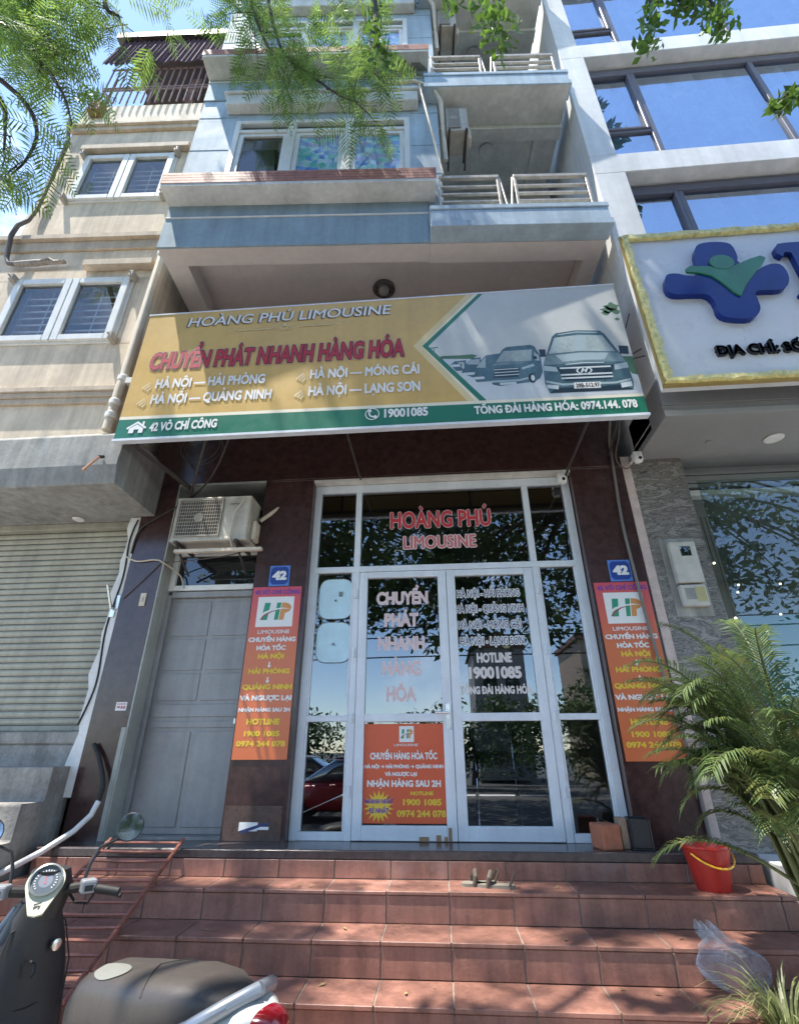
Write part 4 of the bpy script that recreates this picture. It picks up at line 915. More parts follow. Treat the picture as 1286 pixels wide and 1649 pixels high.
m = MB(); m.nb(-2.36, -1.50, .30, .34, 2.36, 2.39); m.tube([(-1.72, -.37, 2.9), (-1.80, -.38, 2.75), (-1.82, -.375, 2.5), (-1.79, -.3, 2.38)], .006, 6, 0); m.tube([(-1.62, -.15, 2.75), (-1.45, -.10, 2.92)], .02, 8); m.build('shelf_bar', CREAM, ac)
for k, lb in ((0, 'beige air conditioner hanging over the lower steel railed balcony'), (1, 'beige air conditioner hanging over the upper steel railed balcony')):
    dz = 2.87*k
    aircon(lb, FB, .50, .78, -.25, .05, 7.78+dz, 8.30+dz)
m = MB(FB)
for k in range(2):
    dz = 2.87*k
    P_ = [(-.3, -.165, 8.72+dz-.0), (.1, -.165, 8.74+dz), (.34, -.15, 8.60+dz), (.44, -.10, 8.35+dz), (.46, .0, 7.9+dz), (.47, .05, 7.3+dz)]
    m = MB(FB); m.tube(P_, .028, 10)
    tag(m.build('refrigerant_pipe', CREAM, smooth=True), 'curved cream pipe from window hood to the %s balcony air conditioner' % ('lower', 'upper')[k], 'pipe')
m = MB(FB); m.tube([(.16, -.17, 8.66), (.40, -.12, 6.72)], .016, 8); tag(m.build('thin_pole', CREAM, smooth=True), 'thin slanting pole beside the lower balcony railing', 'pole')

# ------------------------------------------------------------------ lamp, cameras, pipes, cables
c = thing('ceiling_lamp', 'round pressed-metal lamp under the bay above the signboard', 'lamp', (-.37, -.28, 5.87))
m = MB(); m.lathe([(.135, 0), (.14, -.02), (.11, -.035), (.10, -.025), (.085, -.04), (.075, -.03)], (-.37, -.28, 5.87), 28); m.build('ring', mat('lamp_bronze', (.10, .085, .07), .4, metal=.4), c, smooth=True)
m = MB(); m.lathe([(.075, 0), (.065, -.03), (.03, -.05), (0, -.055)], (-.37, -.28, 5.84), 20); m.build('glass_bowl', mat('lamp_glass', (.3, .29, .26), .15), c, smooth=True)
def cctv(label, x, y, z):
    c = thing('security_camera', label, 'camera', (x, y, z))
    m = MB(); m.box(x-.04, x+.04, y-.03, y+.05, z+.035, z+.075); m.box(x-.012, x+.012, y+.02, y+.2, z+.045, z+.065); m.build('mount', WPVC, c, bevel=.008, seg=2)
    m = MB(); m.lathe([(.036, .05), (.045, .02), (.046, -.01), (.036, -.035), (.015, -.047), (0, -.048)], (x, y-.005, z), 18); m.build('housing', WPVC, c, smooth=True)
    m = MB(); m.lathe([(.017, -.052), (.017, -.040), (.0, -.038)], (x+.004, y+0, z-.012), 12, axis='y'); m.build('lens', BLACKP, c)
cctv('white dome camera at the top corner of the stone pillar', 2.16, -.30, 3.20); cctv('white dome camera at the top right of the glass door frame', 1.45, -.14, 3.09)
def cable(name, label, cat, pts, r, mt, n=6, ph=None):
    m = MB(); P = [np.array(p, float) for p in pts]; out = []
    for i in range(len(P)-1):     # Catmull-Rom
        p0, p1, p2, p3 = P[max(0, i-1)], P[i], P[i+1], P[min(len(P)-1, i+2)]
        for t in np.linspace(0, 1, 8)[:-1]: out.append(.5*((2*p1)+(-p0+p2)*t+(2*p0-5*p1+4*p2-p3)*t*t+(-p0+3*p1-3*p2+p3)*t**3))
    out.append(P[-1]); m.tube(out, r, n)
    return tag(m.build(name, mt, smooth=True), label, cat)
cable('power_cable', 'grey cable running down across the right orange poster', 'cable', [(1.99, -.5, 3.9), (1.985, -.2, 3.55), (1.98, -.15, 3.30), (1.94, -.15, 2.61), (1.95, -.15, 2.11), (1.965, -.15, 1.65), (2.0, -.15, 1.13), (2.06, -.15, .5), (2.06, -.15, .0)], .014, mat('grey_sheath', (.16, .15, .14), .6), 8)
cable('thin_wire', 'thin dark wires sagging beneath the left end of the signboard', 'wire', [(-1.7, -.85, 3.6), (-2.0, -.5, 3.2), (-2.35, -.2, 3.05), (-2.72, -.135, 2.85), (-2.90, -.135, 2.70), (-2.93, -.13, 2.45)], .009, DARKM)
cable('thin_wire', 'pale wire crossing the left granite column under the air conditioner', 'wire', [(-2.98, -.125, 2.42), (-2.84, -.135, 2.36), (-2.66, -.135, 2.37), (-2.57, -.125, 2.34), (-2.45, .02, 2.25), (-2.40, .04, 2.12)], .008, CREAM)
cable('thin_wire', 'wire loop from the left column to the shutter lock', 'wire', [(-2.60, -.13, 2.33), (-2.75, -.132, 2.15), (-2.9, -.13, 1.98)], .005, GREYP)
cable('thin_wire', 'wire strung under the air conditioner shelf', 'wire', [(-2.60, -.12, 2.34), (-2.3, -.02, 2.40), (-1.9, -.02, 2.45), (-1.62, -.1, 2.52)], .006, GREYP)
cable('coiled_wire', 'coil of thin wire hanging behind the left of the signboard', 'wire', [(-2.35+.22*math.cos(a), -.16-.01*a, 3.62+.2*math.sin(a)) for a in np.linspace(0, 15, 40)], .006, DARKM)
cable('thin_wire', 'tangle of wires beside the dome camera on the right pillar', 'wire', [(1.95, -.6, 4.0), (2.02, -.4, 3.55), (2.0, -.2, 3.3), (2.08, -.16, 3.18), (2.16, -.2, 3.22), (2.12, -.3, 3.27)], .007, GREYP)
cable('thin_wire', 'black cord hanging on the ragged white plaster strip', 'wire', [(-2.95, -.125, 2.83), (-2.985, -.125, 2.6), (-2.96, -.12, 2.2), (-3.0, -.12, 1.7), (-2.96, -.12, 1.2), (-3.03, -.12, .85)], .008, BLACKR)
c = thing('drain_pipe', 'cream drain pipe at the right edge of the beige house', 'pipe', tuple((FL @ np.array([.02, -.05, 3.5, 1]))[:3]))
m = MB(FL); m.tube([(-.03, -.05, 9.0), (-.03, -.05, 4.15), (-.03, -.065, 4.0), (-.03, -.065, 3.48)], .046, 14); m.build('pipe', CREAM, c, smooth=True)
m = MB(FL)
for z in (3.62, 3.78, 4.1, 6.05): m.lathe([(.050, 0), (.058, .01), (.058, .06), (.050, .07)], (-.03, -.065 if z < 4 else -.05, z), 16)
m.box(.03, .10, -.10, -.02, 4.05, 4.12); m.build('collar', WPVC, c, smooth=True)
c = thing('conduit_pipe', 'dark wrapped conduit running down the beige house and bending along the lower window', 'pipe', tuple((FL @ np.array([-1.9, -.06, 5.97, 1]))[:3]))
m = MB(FL); m.tube([(-1.99, -.13, 9.05), (-1.99, -.12, 8.9), (-1.94, -.06, 8.6), (-1.90, -.06, 7.05), (-1.88, -.11, 6.74), (-1.94, -.14, 6.6), (-1.97, -.13, 6.42), (-1.96, -.07, 6.1), (-1.90, -.07, 5.99), (-1.78, -.07, 5.965)], .028, 10); m.build('pipe', GREYP, c, smooth=True)
m = MB(FL); m.tube([(-1.80, -.07, 5.965), (-1.55, -.075, 5.97), (-1.4, -.07, 5.985), (-1.2, -.06, 5.99)], [.035, .04, .03, .022], 8); m.tube([(-1.5, -.1, 5.96), (-1.38, -.1, 6.01), (-1.3, -.09, 5.96), (-1.2, -.08, 6.0)], .014, 6); m.build('tape_wrap', mat('tape', (.30, .26, .22), .7, var=.4, vs=30), c)
m = MB(); m.tube([(-2.925, -.93, 3.10), (-2.92, -.885, 3.13)], .016, 8, 1); m.tube([(-3.0, -.98, 2.93), (-2.925, -.93, 3.10)], .013, 8, 0); 
tag(m.build('water_spout', [mat('copper_pvc', (.62, .32, .2), .5), BLACKP], smooth=True), 'short orange water spout poking out of the grey canopy', 'pipe')
hose = [(-2.80, -.15, .66), (-2.70, -.16, .56), (-2.62, -.17, .36)]
c = thing('water_hose', 'white plastic hose with a black end curving down the left columns', 'hose', (-2.7, -.3, -.1))
m = MB(); m.tube([(-2.82, -.15, .70), (-2.74, -.16, .60), (-2.67, -.17, .48), (-2.63, -.18, .38), (-2.63, -.2, .28)], .018, 8); m.build('black_end', BLACKR, c, smooth=True)
m = MB(); m.tube([(-2.63, -.2, .28), (-2.64, -.24, .19), (-2.70, -.32, .09), (-2.82, -.45, -.02), (-3.0, -.62, -.14), (-3.2, -.75, -.30), (-3.4, -.9, -.5)], .021, 10); m.build('white_hose', WPVC, c, smooth=True)
c = thing('wall_switch', 'cream doorbell switch on the left granite column', 'switch', (-2.69, -.125, 1.93))
m = MB(); m.nb(-2.725, -2.665, .12, .135, 1.90, 2.03); m.build('plate', CREAM, c, bevel=.005); m = MB(); m.nb(-2.705, -2.685, .134, .142, 1.94, 1.99); m.build('button', DIRTY, c, bevel=.003)
c = thing('shutter_lock', 'steel lock lever on the white strip beside the roller shutter', 'lock', (-2.96, -.13, 1.85))
m = MB(); m.nb(-3.0, -2.95, .115, .13, 1.80, 1.90); m.nb(-2.97, -2.93, .115, .125, 1.88, 2.02); m.build('plate', STEEL, c, bevel=.004)
m = MB(); m.tube([(-2.975, -.15, 1.87), (-3.04, -.2, 2.10)], .012, 8); m.build('lever', STEEL, c, smooth=True)
c = thing('meter_box', 'pale grey electricity meter box with a small window on the stone pillar', 'meter', (2.40, -.16, 1.75))
m = MB(); m.nb(2.24, 2.56, .12, .128, 1.68, 2.42); m.build('base_board', GREYC, c, bevel=.004)
m = MB(); m.nb(2.29, 2.52, .128, .20, 1.97, 2.36); m.nb(2.295, 2.515, .128, .19, 1.76, 1.955); m.build('casing', mat('meter_grey', (.46, .45, .40), .5, var=.12, vs=9, grime=(.25, .24, .2)), c, bevel=.012, seg=2)
m = MB(); m.nb(2.375, 2.465, .2, .203, 2.22, 2.31); m.build('window', GLASSD, c); m = MB(); m.nb(2.33, 2.41, .19, .194, 1.82, 1.92, 0); m.nb(2.42, 2.50, .19, .193, 1.80, 1.93, 1); m.build('label_plate', [GREYC, mat('faded_label', (.42, .38, .18), .6)], c)
# oval sun shades inside the left side light
for z0, z1, lb in ((1.76, 2.155, 'pale blue rounded sun shade with a dark clip, the upper of the pair'), (1.36, 1.73, 'pale blue rounded sun shade, the lower of the pair')):
    c = thing('sun_shade', lb, 'sun shade', (-.83, .02, z0))
    cx, cz, w, h = -.825, (z0+z1)/2, .165, (z1-z0)/2
    P_ = [(cx+w*math.copysign(abs(math.cos(a))**(.5), math.cos(a)), cz+h*math.copysign(abs(math.sin(a))**.5, math.sin(a))) for a in np.linspace(0, 6.2832, 41)[:-1]]
    m = MB(); m.prism(P_, -.008, -.006); m.build('sheet', mat('shade_cloth', (.50, .70, .78), .6, var=.08, vs=6), c)
    m = MB(); ring_ = [(p[0], -.008, p[1]) for p in P_]+[(P_[0][0], -.008, P_[0][1])]; m.tube(ring_, .004, 5); m.lathe([(.012, -.018), (.008, -.008)], (cx, 0, cz-.02), 10, axis='y'); 
    if z0 > 1.5: m.nb(cx+.03, cx+.065, .008, .016, cz+.02, cz+.065)
    m.build('rim_and_clip', mat('shade_rim', (.16, .20, .2), .5), c)

# ------------------------------------------------------------------ small things on the steps
c = thing('brick_block', 'orange hollow brick standing at the foot of the right column', 'brick', (1.30, -.25, 0))
m = MB(rot_frame((1.30, -.24, 0), 14)); m.box(-.075, .07, -.09, .09, 0, .155)
m.build('body', mat('orange_brick', (.36, .13, .07), .8, var=.2, vs=12, bump=.4), c, bevel=.008)
m = MB(); m.box(1.40, 1.455, -.27, -.15, 0, .19); tag(m.build('brick_slab', mat('tan_brick', (.32, .22, .15), .85, var=.2, vs=10, bump=.4), bevel=.006), 'tan brick slab between the orange brick and the black box', 'brick')
c = thing('black_box', 'black open box leaning by the right column', 'box', (1.54, -.22, 0))
m = MB(rot_frame((1.54, -.225, 0), -8)); m.box(-.07, .07, -.09, .09, 0, .012); m.box(-.07, -.06, -.09, .09, .012, .19); m.box(.06, .07, -.09, .09, .012, .19); m.box(-.06, .06, .08, .09, .012, .19); m.box(-.06, .06, -.09, -.08, .012, .19); m.build('body', BLACKP, c, bevel=.004)
# red bucket
c = thing('red_bucket', 'red plastic bucket on the upper step beside the palm', 'bucket', (1.84, -.55, -RH))
m = MB(); m.lathe([(.0, .0), (.098, .0), (.102, .01), (.140, .225), (.152, .23), (.152, .243), (.135, .243), (.094, .02), (0, .018)], (1.84, -.55, -RH), 32); m.build('tub', mat('red_plastic', (.50, .035, .025), .35, var=.12, vs=6, trans=.15), c, smooth=True)
m = MB(rot_frame((1.84, -.55, -RH))); m.tube([(.150*math.cos(a), .150*math.sin(a), .232-.10*max(0, math.sin(a+2.9))) for a in np.linspace(-2.6, .2, 16)], .006, 6); m.build('handle', mat('yellow_plastic', (.75, .42, .03), .4), c, smooth=True)
# slip-on sandals
def sandal(label, loc, rz):
    c = thing('sandal', label, 'sandal', loc, rz); F = rot_frame(loc, rz)
    m = MB(F); P_ = [(.13, 0), (.12, .035), (.06, .048), (-.04, .038), (-.11, .036), (-.13, 0), (-.11, -.036), (-.04, -.034), (.06, -.044), (.12, -.035)]; m.prism(chaikin(P_, 2), .0, .018, ax='z'); m.build('sole', mat('grey_sole', (.22, .20, .16), .8), c, bevel=.004)
    m = MB(F); m.tube([(.05, -.045, .012), (.04, -.04, .05), (.03, 0, .075), (.04, .04, .05), (.05, .045, .012)], [.012, .018, .02, .018, .012], 8); m.tube([(-.09, -.036, .015), (-.12, -.03, .07), (-.125, 0, .085), (-.12, .03, .07), (-.09, .036, .015)], .007, 8); m.build('strap', mat('dark_strap', (.08, .06, .045), .6), c, smooth=True)
sandal('brown slingback sandal on the top step, left of its pair', (.36, -.52, -RH), 192); sandal('brown slingback sandal at the step edge, right of its pair', (.46, -.57, -RH), 170)
# motorbike ramp of red steel bars
c = thing('steel_ramp', 'red painted steel bar ramp laid over the steps behind the scooter', 'ramp', (-2.0, -1.2, GZ))
sl = RH/TD; N0 = -.42
def rp(x, t): y = -.36-t; return (x, y, .035-(t-.03)*sl)
m = MB(); m.tube([rp(-1.80, 0), rp(-1.83, 1.45)], .014, 8); m.build('rail', RUSTP, c); m = MB(); m.tube([rp(-2.36, 0), rp(-2.39, 1.45)], .014, 8); m.build('rail', RUSTP, c)
for i in range(19):
    t = .05+i*.076; m = MB(); a, b = rp(-2.37, t), rp(-1.80, t); a = (a[0], a[1], a[2]+.012); b = (b[0], b[1], b[2]+.012); mid = ((a[0]+b[0])/2, a[1], a[2]-.004*(i % 3)); m.tube([a, mid, b], .0095, 6); m.build('rung', RUSTP, c)
m = MB()
for t in (.30, .65, 1.0): p_ = rp(-1.81, t); m.tube([p_, (p_[0], p_[1]+.02, p_[2]-.10)], .008, 6)
m.build('support', RUSTP, c)
# crumpled clear bag
c = None
m = MB(); NT, NH = 72, 26; th = np.linspace(0, 2*math.pi, NT+1)[:-1]; V = []; rr = np.random.default_rng(3)
ph = rr.uniform(0, 6.28, (8, 3))
for i in range(NH):
    u = i/(NH-1); h = .27*u; r0 = .125*math.sin(math.pi*min(1, (u+.12)/.9))**.7 if u < .72 else .125*math.sin(math.pi*.84/.9)**.7*(1-(u-.72)*1.3)
    for t in th:
        cr = sum(abs(math.sin(k_*t+ph[k][0]+ph[k][1]*u*3))*w_ for k, (k_, w_) in enumerate(((2, .25), (3.0, .22), (5, .16), (7, .12), (11, .08), (16, .06))))-.42
        q_ = r0*(1+.75*cr); V.append((1.66+q_*math.cos(t)*1.25-.16*u*u, -1.06+q_*math.sin(t)*.85+.03*math.sin(5*u), -3*RH+.012+h*(1+.12*math.sin(3*t+1))))
m.add(V, [(i*NT+k, i*NT+(k+1) % NT, (i+1)*NT+(k+1) % NT, (i+1)*NT+k) for i in range(NH-1) for k in range(NT)])
bagm = bpy.data.materials.new('clear_bag'); bagm.use_nodes = True; bs = bagm.node_tree.nodes['Principled BSDF']; bs.inputs['Base Color'].default_value = (.50, .60, .72, 1); bs.inputs['Roughness'].default_value = .22; bs.inputs['Alpha'].default_value = .24; bs.inputs['Specular IOR Level'].default_value = .6
bg_ = m.build('plastic_bag', bagm, smooth=True); sb = bg_.modifiers.new('soft', 'SUBSURF'); sb.levels = 1; sb.render_levels = 1
tag(bg_, 'crumpled bluish clear plastic bag on the steps by the palm', 'bag')

# chrome folding chair glimpsed through the right door leaf
c = thing('folding_chair', 'chrome framed chair standing inside behind the right door leaf', 'chair', (.65, .9, -.01))
m = MB()
for sx in (-.2, .2):
    m.tube([(.65+sx, .75, -.0), (.65+sx*.9, .85, .44), (.65+sx, 1.05, .85)], .012, 8); m.tube([(.65+sx, 1.15, 0), (.65+sx*.9, .8, .45)], .012, 8)
m.build('frame', CHROME, c, smooth=True)
m = MB(); m.box(.46, .84, .75, 1.12, .44, .475); m.build('seat', mat('chair_vinyl', (.1, .1, .12), .4), c, bevel=.015); m = MB(); m.box(.46, .84, 1.03, 1.06, .62, .85); m.build('backrest', mat('chair_vinyl', (.1, .1, .12), .4), c, bevel=.01)

# ------------------------------------------------------------------ scooter (x forward, y left, z up)
def scooter():
    sc_loc = (-.997, -2.155, GZ); rz = 155.0; sc = .93
    c = thing('motor_scooter', 'dark scooter with a brown seat and silver side panels parked before the steps', 'scooter', sc_loc, rz)
    F = rot_frame(sc_loc, rz) @ np.diag([1.0, sc, .96, 1.])
    SILV = mat('silver_panel', (.62, .64, .60), .3, metal=.25, var=.05, coat=.3); SEATM = mat('brown_vinyl', (.055, .046, .040), .48, var=.12, vs=9, bump=.12, bs=160); DARKB = mat('dark_navy_panel', (.022, .024, .032), .3, var=.1, coat=.3); MATTE = mat('matt_black', (.028, .027, .027), .5, var=.12, vs=12); RAIL = mat('grey_rail', (.26, .29, .33), .3, metal=.5)
    m = MB(F); m.loft([(-.57, 0, .67, .09, .07), (-.52, 0, .655, .14, .10), (-.42, 0, .60, .18, .13), (-.15, 0, .52, .195, .17), (.10, 0, .47, .17, .19), (.25, 0, .40, .13, .14), (.32, 0, .36, .1, .09)], 32, p=2.6); m.build('rear_body', SILV, c, smooth=True)
    m = MB(F); m.loft([(-.47, 0, 0.720, .05, .02), (-.44, 0, 0.720, .10, .05), (-.35, 0, 0.715, .142, .075), (-.22, 0, 0.700, .165, .09), (-.05, 0, 0.670, .165, .10), (.10, 0, 0.650, .155, .105), (.24, 0, 0.630, .135, .11), (.34, 0, 0.600, .11, .10), (.40, 0, 0.565, .085, .07), (.43, 0, 0.525, .05, .03)], 36, p=2.9); m.build('seat', SEATM, c, smooth=True)
    SS = [(-.47, .72, .05, .02), (-.44, .72, .10, .05), (-.35, .715, .142, .075), (-.22, .70, .165, .09), (-.05, .67, .165, .10), (.10, .65, .155, .105), (.24, .63, .135, .11), (.34, .60, .11, .10), (.40, .565, .085, .07), (.43, .525, .05, .03)]
    def seat_top(x, y, lift=.003):
        for q, p in zip(SS, SS[1:]):
            if q[0] <= x <= p[0]:
                t = (x-q[0])/(p[0]-q[0]); zc, w, h = [q[k]+(p[k]-q[k])*t for k in (1, 2, 3)]
                return zc+h*max(0, 1-min(1, abs(y)/w)**2.9)**(1/2.9)+lift
    m = MB(F); V = [(.16, .075)]+[(.16+.10*math.cos(a)-.012*math.sin(a), .078+.045*math.sin(a)) for a in np.linspace(0, 6.2832, 33)[:-1]]+[(.16+.05*math.cos(a), .078+.022*math.sin(a)) for a in np.linspace(0, 6.2832, 33)[:-1]]
    m.add([(x, y, seat_top(x, y, .004)) for x, y in V], [(0, 33+k, 33+(k+1) % 32) for k in range(32)]+[(33+k, 1+k, 1+(k+1) % 32, 33+(k+1) % 32) for k in range(32)]); m.build('seat_patch', mat('pale_vinyl', (.19, .19, .17), .45), c, smooth=True)
    m = MB(F)
    for xs in (-.12,): m.tube([(xs+.10*(1-abs(y)/.16), y, seat_top(xs+.10*(1-abs(y)/.16), y, .0)) for y in np.linspace(-.158, .158, 21)], .004, 6)
    m.build('seat_seam', BLACKR, c)
    m = MB(F)
    for s_ in (-1, 1): m.tube([(-.02, s_*.195, .60), (-.22, s_*.20, .635), (-.39, s_*.178, .70), (-.49, s_*.115, .755), (-.53, 0, .775)], [.008, .017, .024, .024, .024], 12)
    m.build('grab_rail', RAIL, c, smooth=True)
    m = MB(F); m.loft([(-.645, 0, .675, .02, .025), (-.63, 0, .675, .06, .05), (-.595, 0, .675, .085, .065), (-.54, 0, .67, .10, .07)], 28); m.build('tail_light', mat('red_lens', (.20, .005, .010), .12, spec=.7, var=.05), c, smooth=True)
    m = MB(F); m.loft([(.25, 0, .30, .15, .03), (.4, 0, .285, .19, .035), (.7, 0, .29, .19, .04), (.82, 0, .36, .18, .06)], 20, p=4); m.build('footboard', MATTE, c, smooth=True)
    m = MB(F)  # leg shield leaning back up to the steering head
    m.add([], [])
    secs = [(.36, .80, .20, .05), (.48, .84, .21, .06), (.60, .865, .20, .07), (.72, .875, .165, .075), (.82, .875, .12, .075), (.88, .87, .09, .06)]
    V = []; n = 24
    for z, x, w, d in secs:
        for k in range(n):
            a = 2*math.pi*k/n; V.append((x+.02+d*math.cos(a)*1.0, w*math.copysign(abs(math.sin(a))**.8, math.sin(a)), z))
    m.add(V, [(i*n+k, i*n+(k+1) % n, (i+1)*n+(k+1) % n, (i+1)*n+k) for i in range(len(secs)-1) for k in range(n)]+[tuple(range((len(secs)-1)*n, len(secs)*n))]); m.build('leg_shield', MATTE, c, smooth=True)
    m = MB(F); secs2 = [(.30, 1.0, .14, .10), (.45, 1.03, .19, .12), (.62, 1.0, .19, .11), (.76, .97, .14, .08), (.86, .94, .09, .06)]; V = []
    for z, x, w, d in secs2:
        for k in range(n): a = 2*math.pi*k/n; V.append((x+d*math.cos(a), w*math.sin(a), z))
    m.add(V, [(i*n+k, i*n+(k+1) % n, (i+1)*n+(k+1) % n, (i+1)*n+k) for i in range(len(secs2)-1) for k in range(n)]+[tuple(range((len(secs2)-1)*n, len(secs2)*n))]); fr = m.build('front_fairing', DARKB, c, smooth=True)
    m = MB(F)
    for j in range(2):
        s_ = -1
        for s_ in (-1, 1):
            a_ = (.985, s_*.185, .70-.035*j); b_ = (1.10, s_*.11, .74-.04*j)
            m.add([(1.00, s_*.195, .655-.05*j), (1.07, s_*.165, .675-.05*j), (1.11, s_*.12, .69-.05*j), (1.11, s_*.12, .665-.05*j), (1.07, s_*.166, .652-.05*j), (1.0, s_*.196, .632-.05*j)], [(0, 1, 2, 3, 4, 5)])
    m.build('white_stripe', WINK, fr)
    m = MB(F)
    m.tube([(.80, -.17, .45), (.825, -.18, .62), (.85, -.13, .78), (.855, 0, .82), (.85, .13, .78), (.825, .18, .62), (.80, .17, .45)], .004, 6); m.tube([(.815, -.12, .50), (.80, 0, .49), (.815, .12, .50)], .004, 6)
    m.build('panel_seam', BLACKR, c)
    m = MB(F); m.lathe([(.022, -.03), (.024, -.045), (.012, -.048), (0, -.048)], (.835, -.075, .70), 16, axis='x'); m.build('ignition_lock', STEEL, c, smooth=True)
    m = MB(F); m.tube([(.80, .03, .66), (.765, .03, .655), (.755, .03, .63), (.77, .03, .61)], .007, 8); m.build('bag_hook', BLACKP, c)
    # handlebar turned to the right
    hb = np.array(Matrix.Translation((.86, 0, .93)) @ Matrix.Rotation(rad(-40), 4, 'Z') @ Matrix.Rotation(rad(0), 4, 'Y'))
    FH = F @ hb
    tilt = np.array(Matrix.Translation((-.03, 0, -.01)) @ Matrix.Rotation(rad(-54), 4, 'Y'))
    FD = FH @ tilt
    m = MB(FH); secs3 = [(-.12, .02, .085, .075), (-.05, .02, .10, .09), (.02, .01, .105, .095), (.08, -.01, .085, .085)]; V = []
    for z, x, w, d in secs3:
        for k in range(n): a = 2*math.pi*k/n; V.append((x+d*math.cos(a), w*math.sin(a), z))
    m.add(V, [(i*n+k, i*n+(k+1) % n, (i+1)*n+(k+1) % n, (i+1)*n+k) for i in range(len(secs3)-1) for k in range(n)]+[tuple(range(3*n, 4*n))]); hc = m.build('handlebar_cover', MATTE, c, smooth=True)
    # instrument binnacle: cream surround, dial, emblem  (local: x forward, z up out of the dial)
    m = MB(FD); out = []
    for a in np.linspace(0, 2*math.pi, 41)[:-1]:
        x_, y_ = .078*math.cos(a), .082*math.sin(a)
        out.append((x_, y_))
    hull = [(p[0], p[1]) for p in out if p[0] > -.03]; hull.sort(key=lambda p: math.atan2(p[1], p[0]+.03))
    hull = hull+[(-.135, .030), (-.142, .0), (-.135, -.030)]
    m.prism(hull, .075, .088, ax='z'); m.build('dial_surround', mat('cream_bezel', (.55, .54, .40), .35), hc, bevel=.005)
    m = MB(FD); m.lathe([(.066, .089), (.072, .104), (.064, .106), (.060, .092), (0, .0915)], (0.004, 0, 0), 32); m.build('dial_ring', mat('grey_bezel', (.16, .18, .18), .25), hc, smooth=True)
    m = MB(FD); m.lathe([(.056, .093), (.0, .0935)], (.002, 0, 0), 28, 0)
    for a in np.linspace(-2.3, 2.3, 19): 
        ca, sa = math.cos(a), math.sin(a); u = np.array([ca, sa]); v_ = np.array([-sa, ca]); P_ = [u*.05+v_*.0015, u*.042+v_*.0015, u*.042-v_*.0015, u*.05-v_*.0015]; m.add([(p[0]+.002, p[1], .0945) for p in P_], [(0, 1, 2, 3)], 1)
    m.lathe([(.030, .0938), (0, .0939)], (.002, 0, 0), 20, 2); m.add([(.03, .002, .096), (-.012, .003, .096), (-.012, -.003, .096)], [(0, 1, 2)], 3)
    m.build('dial', [mat('dial_face', (.10, .12, .14), .15, spec=.8), WINK, mat('dial_centre', (.2, .22, .26), .15), RED], hc)
    m = MB(FD); m.add([(-.092, .018, .0885), (-.085, -.016, .0885), (-.092, -.012, .0885), (-.10, .016, .0885)], [(0, 1, 2, 3)]); m.add([(-.102, .016, .0885), (-.098, -.006, .0885), (-.108, -.002, .0885), (-.118, .014, .0885)], [(0, 1, 2, 3)]); m.add([(-.102, -.004, .0885), (-.098, -.014, .0885), (-.115, -.012, .0885), (-.118, -.004, .0885)], [(0, 1, 2, 3)]); m.build('wing_mark', BLACKP, hc)
    for s_ in (-1, 1):
        m = MB(FH); m.tube([(-.02, s_*.08, -.01), (-.04, s_*.15, .0), (-.055, s_*.20, .0)], .022, 10); m.tube([(-.055, s_*.19, 0), (-.10, s_*.335, -.02)], [.0185, .0175], 12); m.lathe([(.022, 0), (.022, .012)], (0, 0, 0), 4) if False else None
        g_ = m.build('grip', BLACKR, c, smooth=True)
        m = MB(FH @ np.array(Matrix.Translation((-.055, s_*.185, .005)) @ Matrix.Rotation(rad(-18*s_), 4, 'Z'))); m.box(-.035, .03, -.035, .035, -.028, .03); m.build('switch_housing', mat('grey_switch', (.33, .34, .36), .35, metal=.3), g_, bevel=.01, seg=2)
        m = MB(FH @ np.array(Matrix.Translation((-.055, s_*.185, .005)) @ Matrix.Rotation(rad(-18*s_), 4, 'Z'))); m.box(-.039, -.034, -.018, .02, -.016, .008); m.build('switch_button', BLACKP, g_)
        m = MB(FH); m.tube([(.01, s_*.13, -.02), (.02, s_*.20, -.03), (-.03, s_*.32, -.045), (-.045, s_*.345, -.048)], [.009, .009, .008, .010], 8); m.build('brake_lever', MATTE, c, smooth=True)
        m = MB(FH); m.tube([(-.03, s_*.16, .02), (-.02, s_*.17, .09), (.0, s_*.20, .16)], .008, 8); m.tube([(.0, s_*.20, .16), (.0, s_*.27, .19), (0, s_*.31, .21)], .0065, 8)
        mr = m.build('mirror', BLACKP, c, smooth=True)
        ctr = Matrix.Translation((-.01, s_*.325, .245)) @ Matrix.Rotation(rad(s_*8), 4, 'Z') @ Matrix.Rotation(rad(17), 4, 'Y')
        FM = FH @ np.array(ctr)
        m = MB(FM); m.lathe([(.0, .03), (.045, .024), (.066, .006), (.068, -.004), (.064, -.006)], (0, 0, 0), 28, axis='x'); m.build('mirror_shell', BLACKP, mr, smooth=True)
        m = MB(FM); m.lathe([(.063, -.0062), (.03, -.0068), (.0, -.007)], (0, 0, 0), 28, axis='x'); m.build('mirror_glass', CHROME, mr, smooth=True)
    m = MB(FH); m.tube([(.02, -.09, -.02), (.0, -.14, -.07), (-.04, -.20, -.07), (-.05, -.22, -.03)], .006, 6); m.tube([(.02, .09, -.02), (.03, .12, -.1), (.02, .06, -.2)], .006, 6); m.build('control_cable', BLACKR, c, smooth=True)
    m = MB(F); m.tube([(1.0, 0, .70), (1.06, 0, .44), (1.10, 0, .26)], .035, 12); m.build('fork', MATTE, c, smooth=True)
